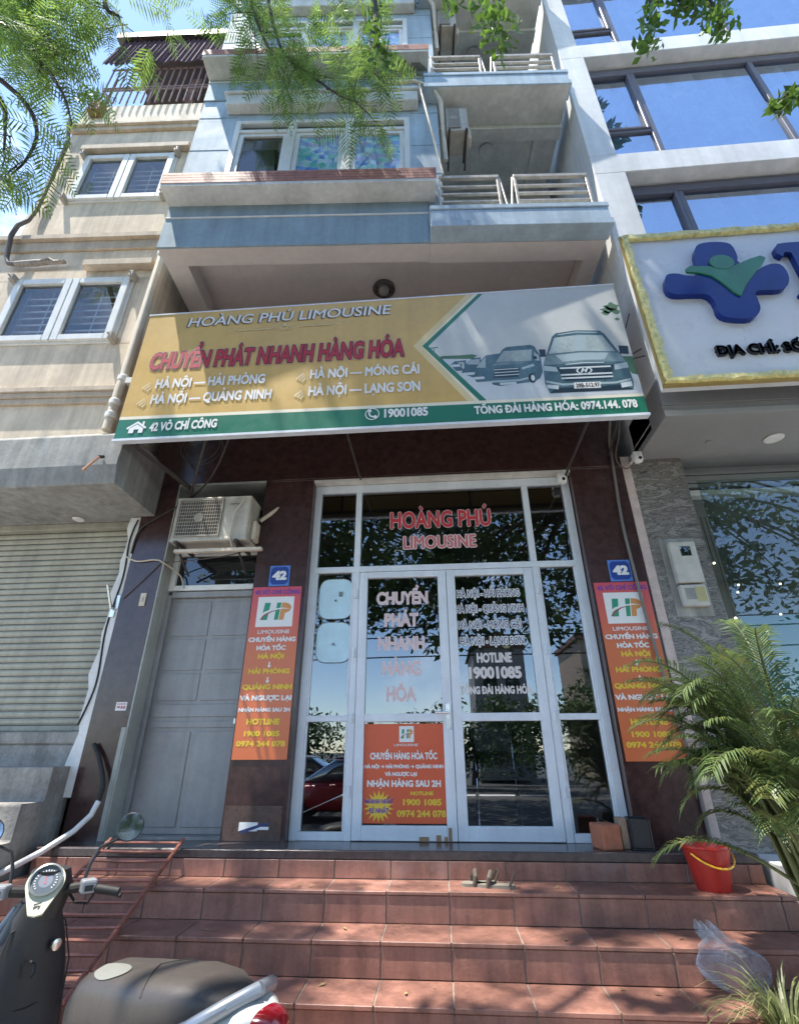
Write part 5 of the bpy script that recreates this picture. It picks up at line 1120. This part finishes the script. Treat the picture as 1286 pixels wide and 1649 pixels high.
    for x in (1.11, -.42):
        m = MB(F); m.lathe([(.15, -.03), (.16, -.055), (.22, -.058), (.262, -.03), (.27, 0), (.262, .03), (.22, .058), (.16, .055), (.15, .03)], (x, 0, .27), 32, axis='y'); w_ = m.build('wheel', BLACKR, c, smooth=True)
        m = MB(F); m.lathe([(.03, -.05), (.035, .05)], (x, 0, .27), 12, axis='y')
        for k in range(5): a = 2*math.pi*k/5; m.tube([(x, 0, .27), (x+.15*math.cos(a), 0, .27+.15*math.sin(a))], .018, 8)
        m.build('rim', SILV, w_, smooth=True)
    m = MB(F); a_ = np.linspace(.25, 2.6, 12); V = []
    for a in a_: V += [(1.11+.30*math.cos(a), y, .27+.30*math.sin(a)) for y in (-.07, .07)]
    m.add(V, [(2*i, 2*i+1, 2*i+3, 2*i+2) for i in range(11)]); m.build('front_mudguard', DARKB, c, smooth=True)
    m = MB(F); m.tube([(-.42, -.12, .27), (-.1, -.14, .22), (.1, -.13, .25)], [.06, .07, .05], 12); m.build('exhaust', MATTE, c, smooth=True)
    m = MB(F); m.tube([(-.1, .08, .2), (-.12, .2, .02), (-.12, .22, .005)], .012, 8); m.build('side_stand', MATTE, c)
scooter()
# ------------------------------------------------------------------ vegetation
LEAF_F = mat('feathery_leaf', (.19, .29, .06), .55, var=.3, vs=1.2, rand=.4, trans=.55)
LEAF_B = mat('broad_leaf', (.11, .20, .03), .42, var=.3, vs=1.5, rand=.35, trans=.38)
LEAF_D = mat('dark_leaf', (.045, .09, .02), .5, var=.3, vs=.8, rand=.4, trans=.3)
PALML = mat('palm_leaf', (.10, .15, .048), .45, var=.4, vs=3, rand=.3, trans=.35, col2=(.20, .19, .05), mixlo=.52, mixhi=.75)
BARK = mat('grey_bark', (.10, .08, .06), .9, var=.3, vs=9, bump=.6, bs=30)
TWIG = mat('twig_bark', (.06, .045, .035), .9, var=.3, vs=20)
STEMG = mat('palm_stem', (.10, .11, .035), .5, var=.3, vs=10)

def unit(v): return v/(np.linalg.norm(v)+1e-12)
def quads_mesh(o_mb, V): o_mb.v.append(V.reshape(-1, 3)); k = len(V.reshape(-1, 3)); o_mb.f += [(o_mb.n+4*i, o_mb.n+4*i+1, o_mb.n+4*i+2, o_mb.n+4*i+3) for i in range(k//4)]; o_mb.m += [0]*(k//4); o_mb.n += k
def frond(mb, base, d, L, r, npin=13, droop=.5):
    """a feathery leaf: rachis with paired narrow pinnae, each split into a few blades"""
    d = unit(d); up = unit(np.array([0, 0, 1.])-d*d[2]+1e-3*r.normal(size=3)); side = np.cross(d, up); a = r.uniform(-.9, .9); side, up = side*math.cos(a)+up*math.sin(a), up*math.cos(a)-side*math.sin(a)
    out = []
    for i in range(1, npin+1):
        t = i/npin; p = base+d*L*t+np.array([0, 0, -droop*L*t*t*.5])
        pl = L*.36*math.sin(math.pi*(.16+.76*t))*r.uniform(.85, 1.1)
        for s in (-1, 1):
            pd = unit(side*s*1.0+d*.5+up*r.normal()*.15+np.array([0, 0, -.3])); q = unit(np.cross(pd, up)+r.normal(size=3)*.15); w = L*.0185
            a0 = p; b0 = p+pd*pl*.45; c0 = p+pd*pl+np.array([0, 0, -.12*pl])
            out.append([a0-q*w*.3, b0-q*w, b0+q*w, a0+q*w*.3]); out.append([b0-q*w, c0-q*w*.15, c0+q*w*.15, b0+q*w])
    e = base+d*L*.5+np.array([0, 0, -droop*L*.125]); e2 = base+d*L+np.array([0, 0, -droop*L*.5]); w = side*.003
    out.append([base-w, e-w, e+w, base+w]); out.append([e-w, e2-w, e2+w, e+w])
    quads_mesh(mb, np.array(out))
def blob_leaves(c, rad_, n, size, r, flat=.6):
    P = r.normal(size=(n, 3)); P /= np.linalg.norm(P, axis=1)[:, None]; P *= (r.uniform(0, 1, n)**(.5))[:, None]*np.asarray(rad_); P += c
    N = r.normal(size=(n, 3)); N[:, 2] = np.abs(N[:, 2])+flat; N /= np.linalg.norm(N, axis=1)[:, None]
    A = np.cross(N, r.normal(size=(n, 3))); A /= np.linalg.norm(A, axis=1)[:, None]; B_ = np.cross(N, A); s = (size*r.uniform(.6, 1.2, n))[:, None]
    return np.stack([P-A*s, P+B_*s*.45-A*s*.1, P+A*s, P-B_*s*.45+A*s*.05], 1)
def branch(mb, pts, r0, r1, n=7):
    P = [np.array(p, float) for p in pts]; out = []
    for i in range(len(P)-1):
        p0, p1, p2, p3 = P[max(0, i-1)], P[i], P[i+1], P[min(len(P)-1, i+2)]
        for t in np.linspace(0, 1, 5)[:-1]: out.append(.5*((2*p1)+(-p0+p2)*t+(2*p0-5*p1+4*p2-p3)*t*t+(-p0+3*p1-3*p2+p3)*t**3))
    out.append(P[-1]); mb.tube(out, list(np.linspace(r0, r1, len(out))), n); return out

# feathery street tree: trunk at the kerb left of the viewer, crown overhead
T1 = thing('feathery_tree', 'feathery leaved street tree hanging over the upper left of the facade', 'tree', (-4.6, -5.0, GZ))
r = np.random.default_rng(11)
m = MB(); branch(m, [(-4.6, -5.0, GZ), (-4.55, -4.95, 1.2), (-4.3, -4.8, 3.4), (-4.2, -4.5, 5.2)], .22, .13, 12); m.build('trunk', BARK, T1, smooth=True)
bm = MB(); fm = MB(); tips = []
limbs = [
 [(-4.2, -4.5, 5.2), (-5.2, -3.5, 7.6), (-5.9, -2.7, 9.6), (-5.4, -2.35, 9.4), (-4.9, -2.3, 8.91), (-4.3, -2.3, 8.2), (-3.88, -2.3, 7.6), (-3.74, -2.3, 6.9)],
 [(-4.2, -4.5, 5.2), (-4.9, -3.4, 7.6), (-4.9, -2.6, 8.6), (-4.70, -2.3, 8.37), (-3.88, -2.3, 7.31), (-3.33, -2.3, 6.46), (-3.05, -2.3, 5.85)],
 [(-4.9, -2.5, 8.7), (-4.4, -2.35, 8.75), (-4.13, -2.3, 8.39), (-3.88, -2.3, 7.73), (-3.60, -2.3, 7.19)],
 [(-4.2, -4.5, 5.2), (-3.9, -3.4, 8.2), (-3.6, -2.5, 9.1), (-3.41, -2.3, 8.38), (-3.18, -2.3, 8.09), (-2.97, -2.3, 7.55)],
 [(-4.3, -4.8, 4.4), (-4.9, -3.3, 6.6), (-4.5, -2.5, 7.0), (-4.16, -2.2, 6.71), (-3.9, -2.2, 6.15), (-3.75, -2.2, 5.7)],
 [(-4.5, -2.6, 7.0), (-3.8, -2.3, 6.5), (-3.53, -2.2, 6.03), (-3.47, -2.2, 5.55), (-3.55, -2.2, 5.30)],
 [(-4.2, -4.5, 5.2), (-3.0, -3.6, 8.6), (-2.2, -2.6, 9.7), (-1.94, -2.2, 9.18), (-1.65, -2.2, 8.10), (-1.40, -2.2, 7.26), (-1.10, -2.2, 6.55)],
 [(-2.2, -2.6, 9.7), (-1.70, -2.2, 9.11), (-1.39, -2.2, 7.74), (-1.18, -2.2, 7.01), (-.89, -2.2, 6.58), (-.59, -2.2, 6.15), (-.40, -2.2, 6.0)],
 [(-2.2, -2.6, 9.7), (-1.2, -2.3, 9.6), (-.61, -2.2, 8.65), (-.36, -2.2, 7.51), (-.28, -2.2, 6.75), (-.23, -2.2, 6.5)],
]
def nearer(p): return (.14+(p[0]-.14)*1.22, -4.5625+(p[1]+4.5625)*1.22, .64+(p[2]-.64)*1.22)
limbs = [[nearer(p) if (k >= 6 and p[1] > -2.5) else p for p in L_] for k, L_ in enumerate(limbs)]
for k, L_ in enumerate(limbs):
    out = branch(bm, L_, .055 if k in (0, 1, 3, 4, 6) else .03, .006)
    vis = [i for i in range(len(out)) if out[i][1] > -2.75]
    dens = {0: 3, 1: 3, 2: 3, 3: 2, 4: 3, 5: 3, 6: 2, 7: 2, 8: 2}[k]
    for i in vis:
        d0 = unit(out[min(i+1, len(out)-1)]-out[max(i-1, 0)])
        for _ in range(dens):
            if k == 3 and r.random() < .55: continue
            if k in (4, 5) and r.random() < .7: continue
            if k == 0 and out[i][2] < 7.4 and r.random() < .5: continue
            if k == 1 and (out[i][2] < 6.6 or r.random() < .45): continue
            d = unit(d0*.6+np.array([r.normal()*.8, r.normal()*.5, -.35+r.normal()*.5])); L = r.uniform(.32, .52)
            b0 = out[i]+r.normal(size=3)*.05
            if r.random() < .35:   # a twig carrying several
                e = b0+d*r.uniform(.2, .5); bm.tube([b0, (b0+e)/2+[0, 0, .03], e], [.006, .005, .003], 5)
                for _ in range(3): frond(fm, e, unit(d+r.normal(size=3)*.7+[0, 0, -.2]), L*.9, r)
            else: frond(fm, b0, d, L, r)
# extra masses in the corner and overhead (shade)
for c, n, sp in (((-4.9, -2.3, 9.1), 22, (.7, .25, .6)), ((-4.2, -2.3, 8.1), 16, (.5, .25, .6)), ((-3.3, -2.3, 8.7), 12, (.8, .25, .35)), ((-4.4, -2.25, 7.5), 12, (.4, .2, .5)), ((-3.75, -2.25, 8.9), 14, (.6, .25, .4)), (nearer((-1.45, -2.2, 8.1)), 18, (.4, .2, .6)), (nearer((-.95, -2.2, 7.3)), 14, (.34, .2, .3)), (nearer((-.55, -2.2, 7.7)), 12, (.34, .2, .5))):
    for _ in range(n):
        b0 = np.array(c)+r.normal(size=3)*np.array(sp)*.6; frond(fm, b0, unit(np.array([r.normal(), r.normal()*.6, -.5+r.normal()*.5])), r.uniform(.3, .5), r)
bm.build('branch', TWIG, T1, smooth=True)
# overhead crown out of the picture: leaf sprays that throw the dappled shade
CV = []; SC_ = []
def lets_sun_in(c):
    h = c[2]+.3; x, y = c[0]+.31*h, c[1]+.17*h
    return -1.6 < x < 2.5 and -1.75 < y < -.25 and r.random() < .62
def shade(n, xr, yr, zr, size=.075, cl=26, rad_=(.45, .4, .25)):
    for _ in range(n):
        c = np.array([r.uniform(*xr), r.uniform(*yr), r.uniform(*zr)])
        if lets_sun_in(c): continue
        SC_.append(c); CV.append(blob_leaves(c, rad_, cl, size, r))
shade(3, (-5.0, -.8), (-3.4, -2.6), (7.8, 9.8), .11, 50, (.45, .22, .2))
shade(11, (-4.5, 1.0), (-3.0, -2.2), (11.0, 14.0), .13, 60, (.55, .3, .3))
shade(30, (-5.5, -1.0), (-7.4, -5.2), (6.8, 9.5), .09, 26, (.6, .6, .35))
shade(150, (-6, .5), (-10.5, -5.8), (4.9, 8.5), .12, 44, (.8, .7, .5))
shade(110, (-8, 1), (-17, -10), (4.6, 8.0), .2, 44, (1.2, 1.1, .6))
fm.build('crown', LEAF_F, T1); im = MB(); quads_mesh(im, np.concatenate(CV).reshape(-1, 4, 3)); im.build('darkened_crown', LEAF_D, T1)  # overhead sprays take a darker leaf colour so they mirror dark in the glass

T2 = thing('broadleaf_tree', 'round leaved street tree dangling sprays in front of the white building', 'tree', (3.6, -5.2, GZ))
m = MB(); branch(m, [(3.6, -5.2, GZ), (3.62, -5.15, 1.5), (3.4, -5.0, 3.5), (3.2, -4.6, 5.6), (2.8, -4.0, 7.6)], .2, .09, 12); m.build('trunk', BARK, T2, smooth=True)
bm = MB(); lm2 = MB(); CV = []
for L_, n, w in (([(2.8, -4, 7.6), (1.6, -3.0, 9.0), (.95, -2.35, 8.9), (.87, -2.2, 8.43), (.93, -2.2, 7.49), (.96, -2.2, 6.95)], 90, .26), ([(2.8, -4, 7.6), (2.8, -2.8, 8.5), (2.65, -2.2, 7.95), (2.44, -2.2, 7.1), (2.29, -2.2, 6.55)], 50, .16), ([(2.8, -4, 7.6), (3.3, -2.8, 8.4), (3.17, -2.2, 7.81), (3.03, -2.2, 7.1), (2.99, -2.2, 6.75)], 60, .17), ([(3.2, -4.6, 5.6), (3.9, -3.0, 6.3), (3.44, -2.2, 5.72), (3.23, -2.2, 5.55), (3.02, -2.2, 5.32)], 34, .09), ([(2.65, -2.3, 7.9), (2.75, -2.2, 7.5), (2.80, -2.2, 7.15)], 20, .14), ([(3.1, -2.3, 7.8), (2.9, -2.2, 7.5), (2.80, -2.2, 7.2)], 30, .2), ([(.9, -2.25, 8.6), (.6, -2.2, 8.2), (.55, -2.2, 7.8)], 26, .15), ([(-.6, -2.4, 9.0), (-.3, -2.2, 8.2), (-.28, -2.2, 7.3), (-.2, -2.2, 6.85)], 40, .16)):
    out = branch(bm, L_, .04, .004)
    vis = [o for o in out if o[1] > -2.5]
    for o in vis:
        k_ = max(2, n*2//len(vis)); 
        CV.append(blob_leaves(o+[0, 0, -.05], (w, w*.8, w), k_*2, .055, r, .2))
bm.build('branch', TWIG, T2, smooth=True); quads_mesh(lm2, np.concatenate(CV).reshape(-1, 4, 3)); lm2.build('crown', LEAF_B, T2); CV = []
SC2 = []
def shade2(n, xr, yr, zr, size=.09, cl=26, rad_=(.5, .45, .3)):
    for _ in range(n):
        c = np.array([r.uniform(*xr), r.uniform(*yr), r.uniform(*zr)])
        if lets_sun_in(c): continue
        SC2.append(c); CV.append(blob_leaves(c, rad_, cl, size, r))
def carry(centres, hub, tree, every):
    bm = MB()
    for c in centres[::every]:
        h = np.array(hub, float); mid = (h+c)/2+np.array([r.normal()*.2, r.normal()*.2, .5]); branch(bm, [h, mid, c], .05, .012, 6)
    bm.build('upper_limbs', TWIG, tree, smooth=True)
shade2(5, (1.6, 5.5), (-3.4, -2.6), (7.8, 9.8), .1, 40, (.4, .25, .2)); shade2(22, (.6, 4.0), (-3.2, -2.2), (10.6, 14), .14, 70, (.5, .25, .3)); shade2(24, (.5, 5.5), (-7.2, -5.2), (6.5, 9.5)); shade2(6, (1.2, 3.4), (-2.7, -2.2), (8.8, 9.6))
shade2(150, (.2, 7), (-10.5, -5.8), (4.9, 8.5), .12, 44, (.8, .7, .5))
shade2(110, (0, 9), (-17, -10), (4.6, 8.0), .2, 44, (1.2, 1.1, .6))
shade2(120, (6, 15), (-10.5, -5.6), (3.9, 8.5), .13, 44, (.8, .7, .5))
im = MB(); quads_mesh(im, np.concatenate(CV).reshape(-1, 4, 3)); im.build('darkened_crown', LEAF_D, T2); carry(SC_, (-4.2, -4.5, 5.2), T1, 4); carry(SC2, (3.2, -4.6, 5.6), T2, 4)  # same darkened leaf colour, standing in for shade in the mirrored crown

# ------------------------------------------------------------------ areca palm in a pot
def pinnate(mb, sm, base, az, lean, L, r, nl=26, ll=.26, w=.013, arch=1.0):
    """arching palm frond; leaflets are bent two-quad strips"""
    P = []; d0 = np.array([math.cos(az), math.sin(az), 0]); n = 16
    for i in range(n+1):
        t = i/n; th = lean+arch*t*t*1.5; 
        if i == 0: p = np.array(base, float)
        else: p = P[-1]+(d0*math.sin(th)+np.array([0, 0, math.cos(th)]))*L/n
        P.append(p)
    sm.tube(P, list(np.linspace(.011, .003, n+1)), 6)
    side = np.array([-math.sin(az), math.cos(az), 0]); V = []
    for k in range(nl):
        t = .32+.68*k/(nl-1); x = t*n; i = min(int(x), n-1); p = P[i]+(P[i+1]-P[i])*(x-i); tg = unit(P[i+1]-P[i]); nrm = unit(np.cross(tg, side)); 
        if nrm[2] < 0: nrm = -nrm
        for s in (-1, 1):
            l = ll*(1-.55*abs(t-.55)*1.6)*r.uniform(.85, 1.1); d = unit(side*s+tg*(.55+.5*t)+nrm*.25+r.normal(size=3)*.05)
            a = p; b = p+d*l*.5; c = p+d*l+np.array([0, 0, -.35*l]); wv = unit(np.cross(d, nrm))*w
            V += [[a-wv*.4, b-wv, b+wv, a+wv*.4], [b-wv, c-wv*.12, c+wv*.12, b+wv]]
    mb.v.append(np.array(V).reshape(-1, 3)); k = len(V)*4; mb.f += [(mb.n+4*i, mb.n+4*i+1, mb.n+4*i+2, mb.n+4*i+3) for i in range(k//4)]; mb.m += [0]*(k//4); mb.n += k
r = np.random.default_rng(5)
pc = (2.07, -1.38, -.67)
PA = thing('areca_palm', 'tall potted areca palm with arching green fronds right of the steps', 'plant', pc)
m = MB(); m.lathe([(0, 0), (.15, 0), (.16, .02), (.20, .26), (.215, .26), (.215, .30), (.19, .30), (.185, .25), (0, .24)], pc, 28); m.build('pot', mat('clay_pot', (.25, .10, .06), .7, var=.2), PA, smooth=True)
st = MB(); lf = MB()
def palm_frond(az, ln, L, h, arch, lean=.2, ll=.17):
    a = r.uniform(0, 6.28); rr_ = r.uniform(.02, .12); b = np.array(pc)+[rr_*math.cos(a), rr_*math.sin(a), .26]
    top = b+np.array([math.cos(az)*lean*h, math.sin(az)*lean*h, h]); st.tube([b, (b+top)/2+[0, .0, .03], top], [.013, .011, .009], 7)
    pinnate(lf, st, top, az, ln, L, r, nl=30, ll=ll, w=.005, arch=arch)
for k in range(60): palm_frond(r.uniform(0.9, 5.2), r.uniform(.1, .5), r.uniform(.5, .85), r.uniform(.35, 1.1), r.uniform(.7, 1.4))
for k in range(30): palm_frond(r.uniform(2.3, 3.7), r.uniform(.1, .5), r.uniform(.5, .75), r.uniform(.55, 1.1), r.uniform(.8, 1.4))
palm_frond(2.85, .95, .72, .42, .9, .3, .15); palm_frond(2.9, .6, .6, .62, 1.3, .25, .14); palm_frond(2.6, .5, .55, .5, 1.4, .2, .14); palm_frond(3.2, .5, .6, .75, 1.5, .2, .14); palm_frond(2.6, .15, .7, 1.25, .7, .12); palm_frond(1.4, .1, .75, 1.3, .9, .1); palm_frond(.9, .2, .75, 1.3, 1.0, .1)
st.build('stems', STEMG, PA, smooth=True); lf.build('fronds', PALML, PA)
SP = thing('spider_plant', 'bushy spider plant with long striped leaves at the lower right', 'plant', (1.62, -1.49, -.67))
m = MB(); m.lathe([(0, 0), (.08, 0), (.11, .16), (.12, .16), (.12, .185), (.105, .185), (.10, .15), (0, .15)], (1.62, -1.49, -.67), 24); m.build('pot', mat('clay_pot', (.25, .10, .06), .7), SP, smooth=True)
lf = MB(); V = []
for k in range(150):
    az = r.uniform(0, 6.28); L = r.uniform(.2, .42); el = r.uniform(.6, 1.45); p = np.array([1.62+.04*math.cos(az), -1.49+.04*math.sin(az), -.67+.16]); d = np.array([math.cos(az)*math.cos(el), math.sin(az)*math.cos(el), math.sin(el)]); sd = np.array([-math.sin(az), math.cos(az), 0]); w = .0065
    prev = p
    for j in range(6):
        d2 = unit(d+np.array([0, 0, -.34*j/5*1.6])+.25*j/5*np.array([math.cos(az), math.sin(az), 0])); q_ = prev+d2*L/6; w0 = w*(1-.15*j); w1 = w*(1-.15*(j+1)) if j < 5 else .001
        V.append([prev-sd*w0, q_-sd*w1, q_+sd*w1, prev+sd*w0]); prev = q_; d = d2
quads_mesh(lf, np.array(V)); lf.build('leaves', mat('spider_leaf', (.16, .19, .07), .45, var=.3, vs=8, rand=.4, trans=.3, col2=(.36, .36, .2), mixlo=.5, mixhi=.7), SP)
WD = thing('weed_plant', 'small leafy weed growing beside the concrete steps', 'plant', (-2.9, -.75, -.36))
m = MB(); 
for k in range(6): m.tube([(-3.0+.03*k, -.85, -.55), (-2.95+.04*k-.1, -.85+.02*k, -.3+.03*k)], .005, 5)
m.build('stem', STEMG, WD); lf = MB(); quads_mesh(lf, blob_leaves(np.array([-2.98, -.84, -.22]), (.14, .10, .13), 46, .05, r, .3)); lf.build('leaves', LEAF_B, WD)
BAMB = mat('dry_bamboo', (.42, .35, .25), .7, var=.2, vs=9)
m = MB(); m.tube([(-2.75, -.62, -.2), (-3.3, -1.0, -.42)], .012, 7); tag(m.build('bamboo_stick', BAMB, smooth=True), 'upper of two dry bamboo sticks lying by the concrete steps', 'stick', 'bamboo sticks')
m = MB(); m.tube([(-2.72, -.55, -.25), (-3.2, -.95, -.52)], .010, 7); tag(m.build('bamboo_stick', BAMB, smooth=True), 'lower of two dry bamboo sticks lying by the concrete steps', 'stick', 'bamboo sticks')
# roof-terrace plant and hanging cloths in the caged balcony
m = MB(FL)
rr = np.random.default_rng(2)
for s, w, z0, z1 in ((-1.15, .16, 9.72, 10.55), (-.48, .17, 9.75, 10.62), (-.10, .12, 10.1, 10.6)):
    n = 10; V = []
    for i in range(n+1):
        u = i/n; x = s-w/2+w*u+.02; V += [(x+.05*math.sin(u*4), .10+.03*math.sin(u*9), z0+.10*math.sin(u*5)), (x, .08, z1)]
    m = MB(FL); m.add(V, [(2*i, 2*i+2, 2*i+3, 2*i+1) for i in range(n)])
    o = m.build('hanging_cloth', mat('brown_cloth', (.22, .13, .10), .9, var=.5, vs=14)); tag(o, {-1.15: 'brown patterned cloth hanging at the left of the caged balcony', -.48: 'brown patterned cloth hanging in the middle of the caged balcony', -.10: 'small brown cloth at the right end of the caged balcony'}[s], 'cloth')
m = MB(FL); m.box(-1.86, -1.66, -.12, .0, 9.36, 9.62); V = blob_leaves(np.array([-1.9, -.1, 9.75]), (.22, .15, .25), 60, .06, rr, .3) 
pt = thing('balcony_plant', 'brown planter with leafy plant on the corner of the caged balcony', 'plant', tuple((FL @ np.array([-1.76, -.06, 9.36, 1]))[:3])); m.build('planter', mat('clay_pot', (.25, .10, .06), .7), pt, bevel=.01)
m = MB(FL); m.v.append(V.reshape(-1, 3) @ FL[:3, :3].T + FL[:3, 3]); m.f = [(4*i, 4*i+1, 4*i+2, 4*i+3) for i in range(60)]; m.m = [0]*60; m.n = 240; m.build('leaves', LEAF_B, pt)
# a taller pale house far behind the cage
bh = thing('far_house', 'pale glazed roof terrace of a taller house rising behind the caged balcony', 'building', (-9.5, 5.5, GZ))
m = MB(); m.box(-11.5, -4.5, 6, 12, 12, 23.0); m.box(-4.3, -1, 3, 12, 12, 19); m.build('wall', WWALL, bh)
m = MB(); m.box(-11.4, -6.5, 6.1, 6.2, 23.0, 25.2); m.build('glass_screen', glass('terrace_glass', .25, (.7, .8, .85)), bh)
m = MB()
for x in np.linspace(-11.4, -6.5, 5): m.box(x-.05, x+.05, 6.0, 6.1, 23.0, 25.3)
m.box(-11.4, -6.5, 6.0, 6.1, 25.2, 25.3); m.build('terrace_frame', WHITE, bh)

# ------------------------------------------------------------------ across the street (seen mirrored in the glass)
r = np.random.default_rng(21)
kinds = ['round crowned dark street tree across the road, beside the tall trunk', 'tall loose crowned street tree across the road', 'low bushy street tree across the road by the yellow house']
for k, (x, y, h, w) in enumerate(((-11, -19, 3.4, 2.6), (-6.3, -21, 3.2, 2.8), (-1.8, -20, 2.6, 2.4), (1.6, -21.5, 3.0, 2.3), (5.0, -19.5, 3.4, 2.4), (9, -18, 5.6, 2.8), (13.5, -20, 4.6, 3.0))):
    t = thing('street_tree', ['dark bushy tree across the road, seen mirrored at the far left of the glass', 'dark bushy tree across the road, second from the left in the mirrored row', 'low dark tree across the road mirrored behind the white car', 'low dark tree across the road mirrored in the right door leaf', 'dark bushy tree across the road mirrored in the right side light', 'tall loose tree across the road mirrored in the right shop window', 'large tree across the road mirrored at the far right'][k], 'tree', (x, y, GZ), group='trees across the road')
    m = MB(); branch(m, [(x, y, GZ), (x+.1, y, GZ+h*.4), (x-.1, y+.1, GZ+h*.8)], .16, .07, 9); m.build('trunk', BARK, t, smooth=True)
    V = [blob_leaves(np.array([x+r.normal()*w*.5, y+r.normal()*w*.4, GZ+h*.72+r.normal()*h*.2]), (w*.42, w*.42, w*.34), 170, .16, r) for _ in range(12)]
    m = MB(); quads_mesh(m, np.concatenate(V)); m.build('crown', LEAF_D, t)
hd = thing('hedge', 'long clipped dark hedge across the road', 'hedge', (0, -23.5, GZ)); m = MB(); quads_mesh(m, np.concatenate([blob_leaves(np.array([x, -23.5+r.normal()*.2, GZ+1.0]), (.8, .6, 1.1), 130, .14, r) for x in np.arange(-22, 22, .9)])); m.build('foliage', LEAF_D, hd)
oh = thing('opposite_house', 'narrow grey house across the road mirrored in the right door leaf', 'house', (3.0, -26, GZ))
m = MB(); m.box(2.2, 5.2, -32, -26, GZ, 6.2); m.build('wall', mat('grey_render', (.30, .28, .26), .85, var=.15), oh); m = MB(); m.prism([(2.0, 6.2), (5.4, 6.2), (3.7, 7.2)], -32.2, -25.8); m.build('roof', mat('roof_tile', (.22, .10, .07), .7, var=.2), oh)
for z in (1.0, 3.6):
    for x in (2.7, 4.0): m = MB(); m.box(x, x+.8, -26, -25.96, z, z+1.3); m.build('window', GLASSD, oh)
oh = thing('opposite_house', 'tan house with red roof across the road mirrored in the right side light', 'house', (10.5, -27, GZ))
m = MB(); m.box(8.8, 12.6, -33, -27, GZ, 6.8); m.build('wall', mat('tan_render', (.42, .33, .24), .85, var=.15), oh); m = MB(); m.box(8.6, 12.8, -33.2, -26.8, 6.8, 7.1); m.build('roof', mat('roof_tile', (.22, .10, .07), .7, var=.2), oh)
for z in (1.0, 4.0):
    for x in (9.3, 11.0): m = MB(); m.box(x, x+1.0, -27, -26.96, z, z+1.4); m.build('window', GLASSD, oh)
for k, (y, z) in enumerate(((-12, 4.05), (-12.2, 3.45), (-13, 4.6))):
    cable('overhead_cable', ['lowest', 'lower', 'upper'][k]+' black overhead cable across the road, mirrored in the door glass' if k != 1 else 'middle black overhead cable across the road, mirrored in the door glass', 'cable', [(-30, y, z+.5), (-10, y, z-.05), (0, y, z), (12, y, z+.1), (30, y, z+.6)], .022, BLACKR)
def car(label, loc, rz, paint):
    c = thing('parked_car', label, 'car', loc, rz, group='cars in the road'); F = rot_frame(loc, rz)
    m = MB(F); m.loft([(-1.95, 0, .62, .55, .18), (-1.85, 0, .62, .76, .30), (-1.2, 0, .60, .84, .36), (0, 0, .58, .85, .36), (1.1, 0, .57, .84, .33), (1.75, 0, .53, .76, .25), (1.92, 0, .50, .58, .16)], 28, p=4.5); m.build('body', paint, c, smooth=True)
    m = MB(F); m.loft([(-1.82, 0, .95, .60, .05), (-1.45, 0, 1.10, .66, .30), (-.6, 0, 1.16, .68, .36), (.25, 0, 1.14, .66, .33), (.85, 0, .98, .62, .12), (1.05, 0, .92, .58, .03)], 28, p=4); m.build('cabin', GLASSD, c, smooth=True)
    m = MB(F); m.loft([(-1.3, 0, 1.44, .50, .02), (-.6, 0, 1.50, .56, .03), (.15, 0, 1.46, .53, .03), (.3, 0, 1.44, .48, .01)], 24, p=4); m.build('roof', paint, c, smooth=True)
    for x in (-1.25, 1.2):
        for y in (-.78, .78):
            m = MB(F); m.lathe([(.19, -.09), (.29, -.09), (.31, 0), (.29, .09), (.19, .09)], (x, y, .31), 24, axis='y'); w = m.build('wheel', BLACKR, c, smooth=True); m = MB(F); m.lathe([(.19, -.08), (.06, -.10), (.06, .10), (.19, .08)], (x, y, .31), 12, axis='y'); m.build('rim', STEEL, w, smooth=True)
    for y in (-.6, .6): m = MB(F); m.lathe([(.0, .02), (.11, .0), (.12, -.06)], (1.86, y, .62), 14, axis='x'); m.build('headlight', GLASSW, c)
car('white hatchback parked across the road, mirrored low in the left side light', (-4.2, -13.0, GZ-.152), 0, mat('white_car_paint', (.75, .75, .75), .2, coat=.5, var=.02)); car('red car parked nearer the kerb, mirrored at the foot of the glass door', (-2.4, -10.3, GZ-.152), 180, mat('red_car_paint', (.35, .015, .02), .2, coat=.5, var=.02))

r = np.random.default_rng(77); V = []
for _ in range(46):
    k = int(r.integers(0, 4)); x = r.uniform(-1.6, 2.1); y = -LD-k*TD-r.uniform(.03, .27); z = -(k+1)*RH+.004; a = r.uniform(0, 6.28); L = r.uniform(.012, .03); w = L*.35
    u = np.array([math.cos(a), math.sin(a), r.uniform(-.1, .25)])*L; v_ = np.array([-math.sin(a), math.cos(a), r.uniform(-.2, .2)])*w; c_ = np.array([x, y, z+.004])
    V.append([c_-u, c_+v_, c_+u, c_-v_])
m = MB(); quads_mesh(m, np.array(V)); tag(m.build('leaf_litter', mat('dry_leaf', (.24, .19, .07), .8, var=.3, vs=30, rand=.5)), 'small dry leaves scattered over the terracotta steps', 'leaf litter', kind='stuff')
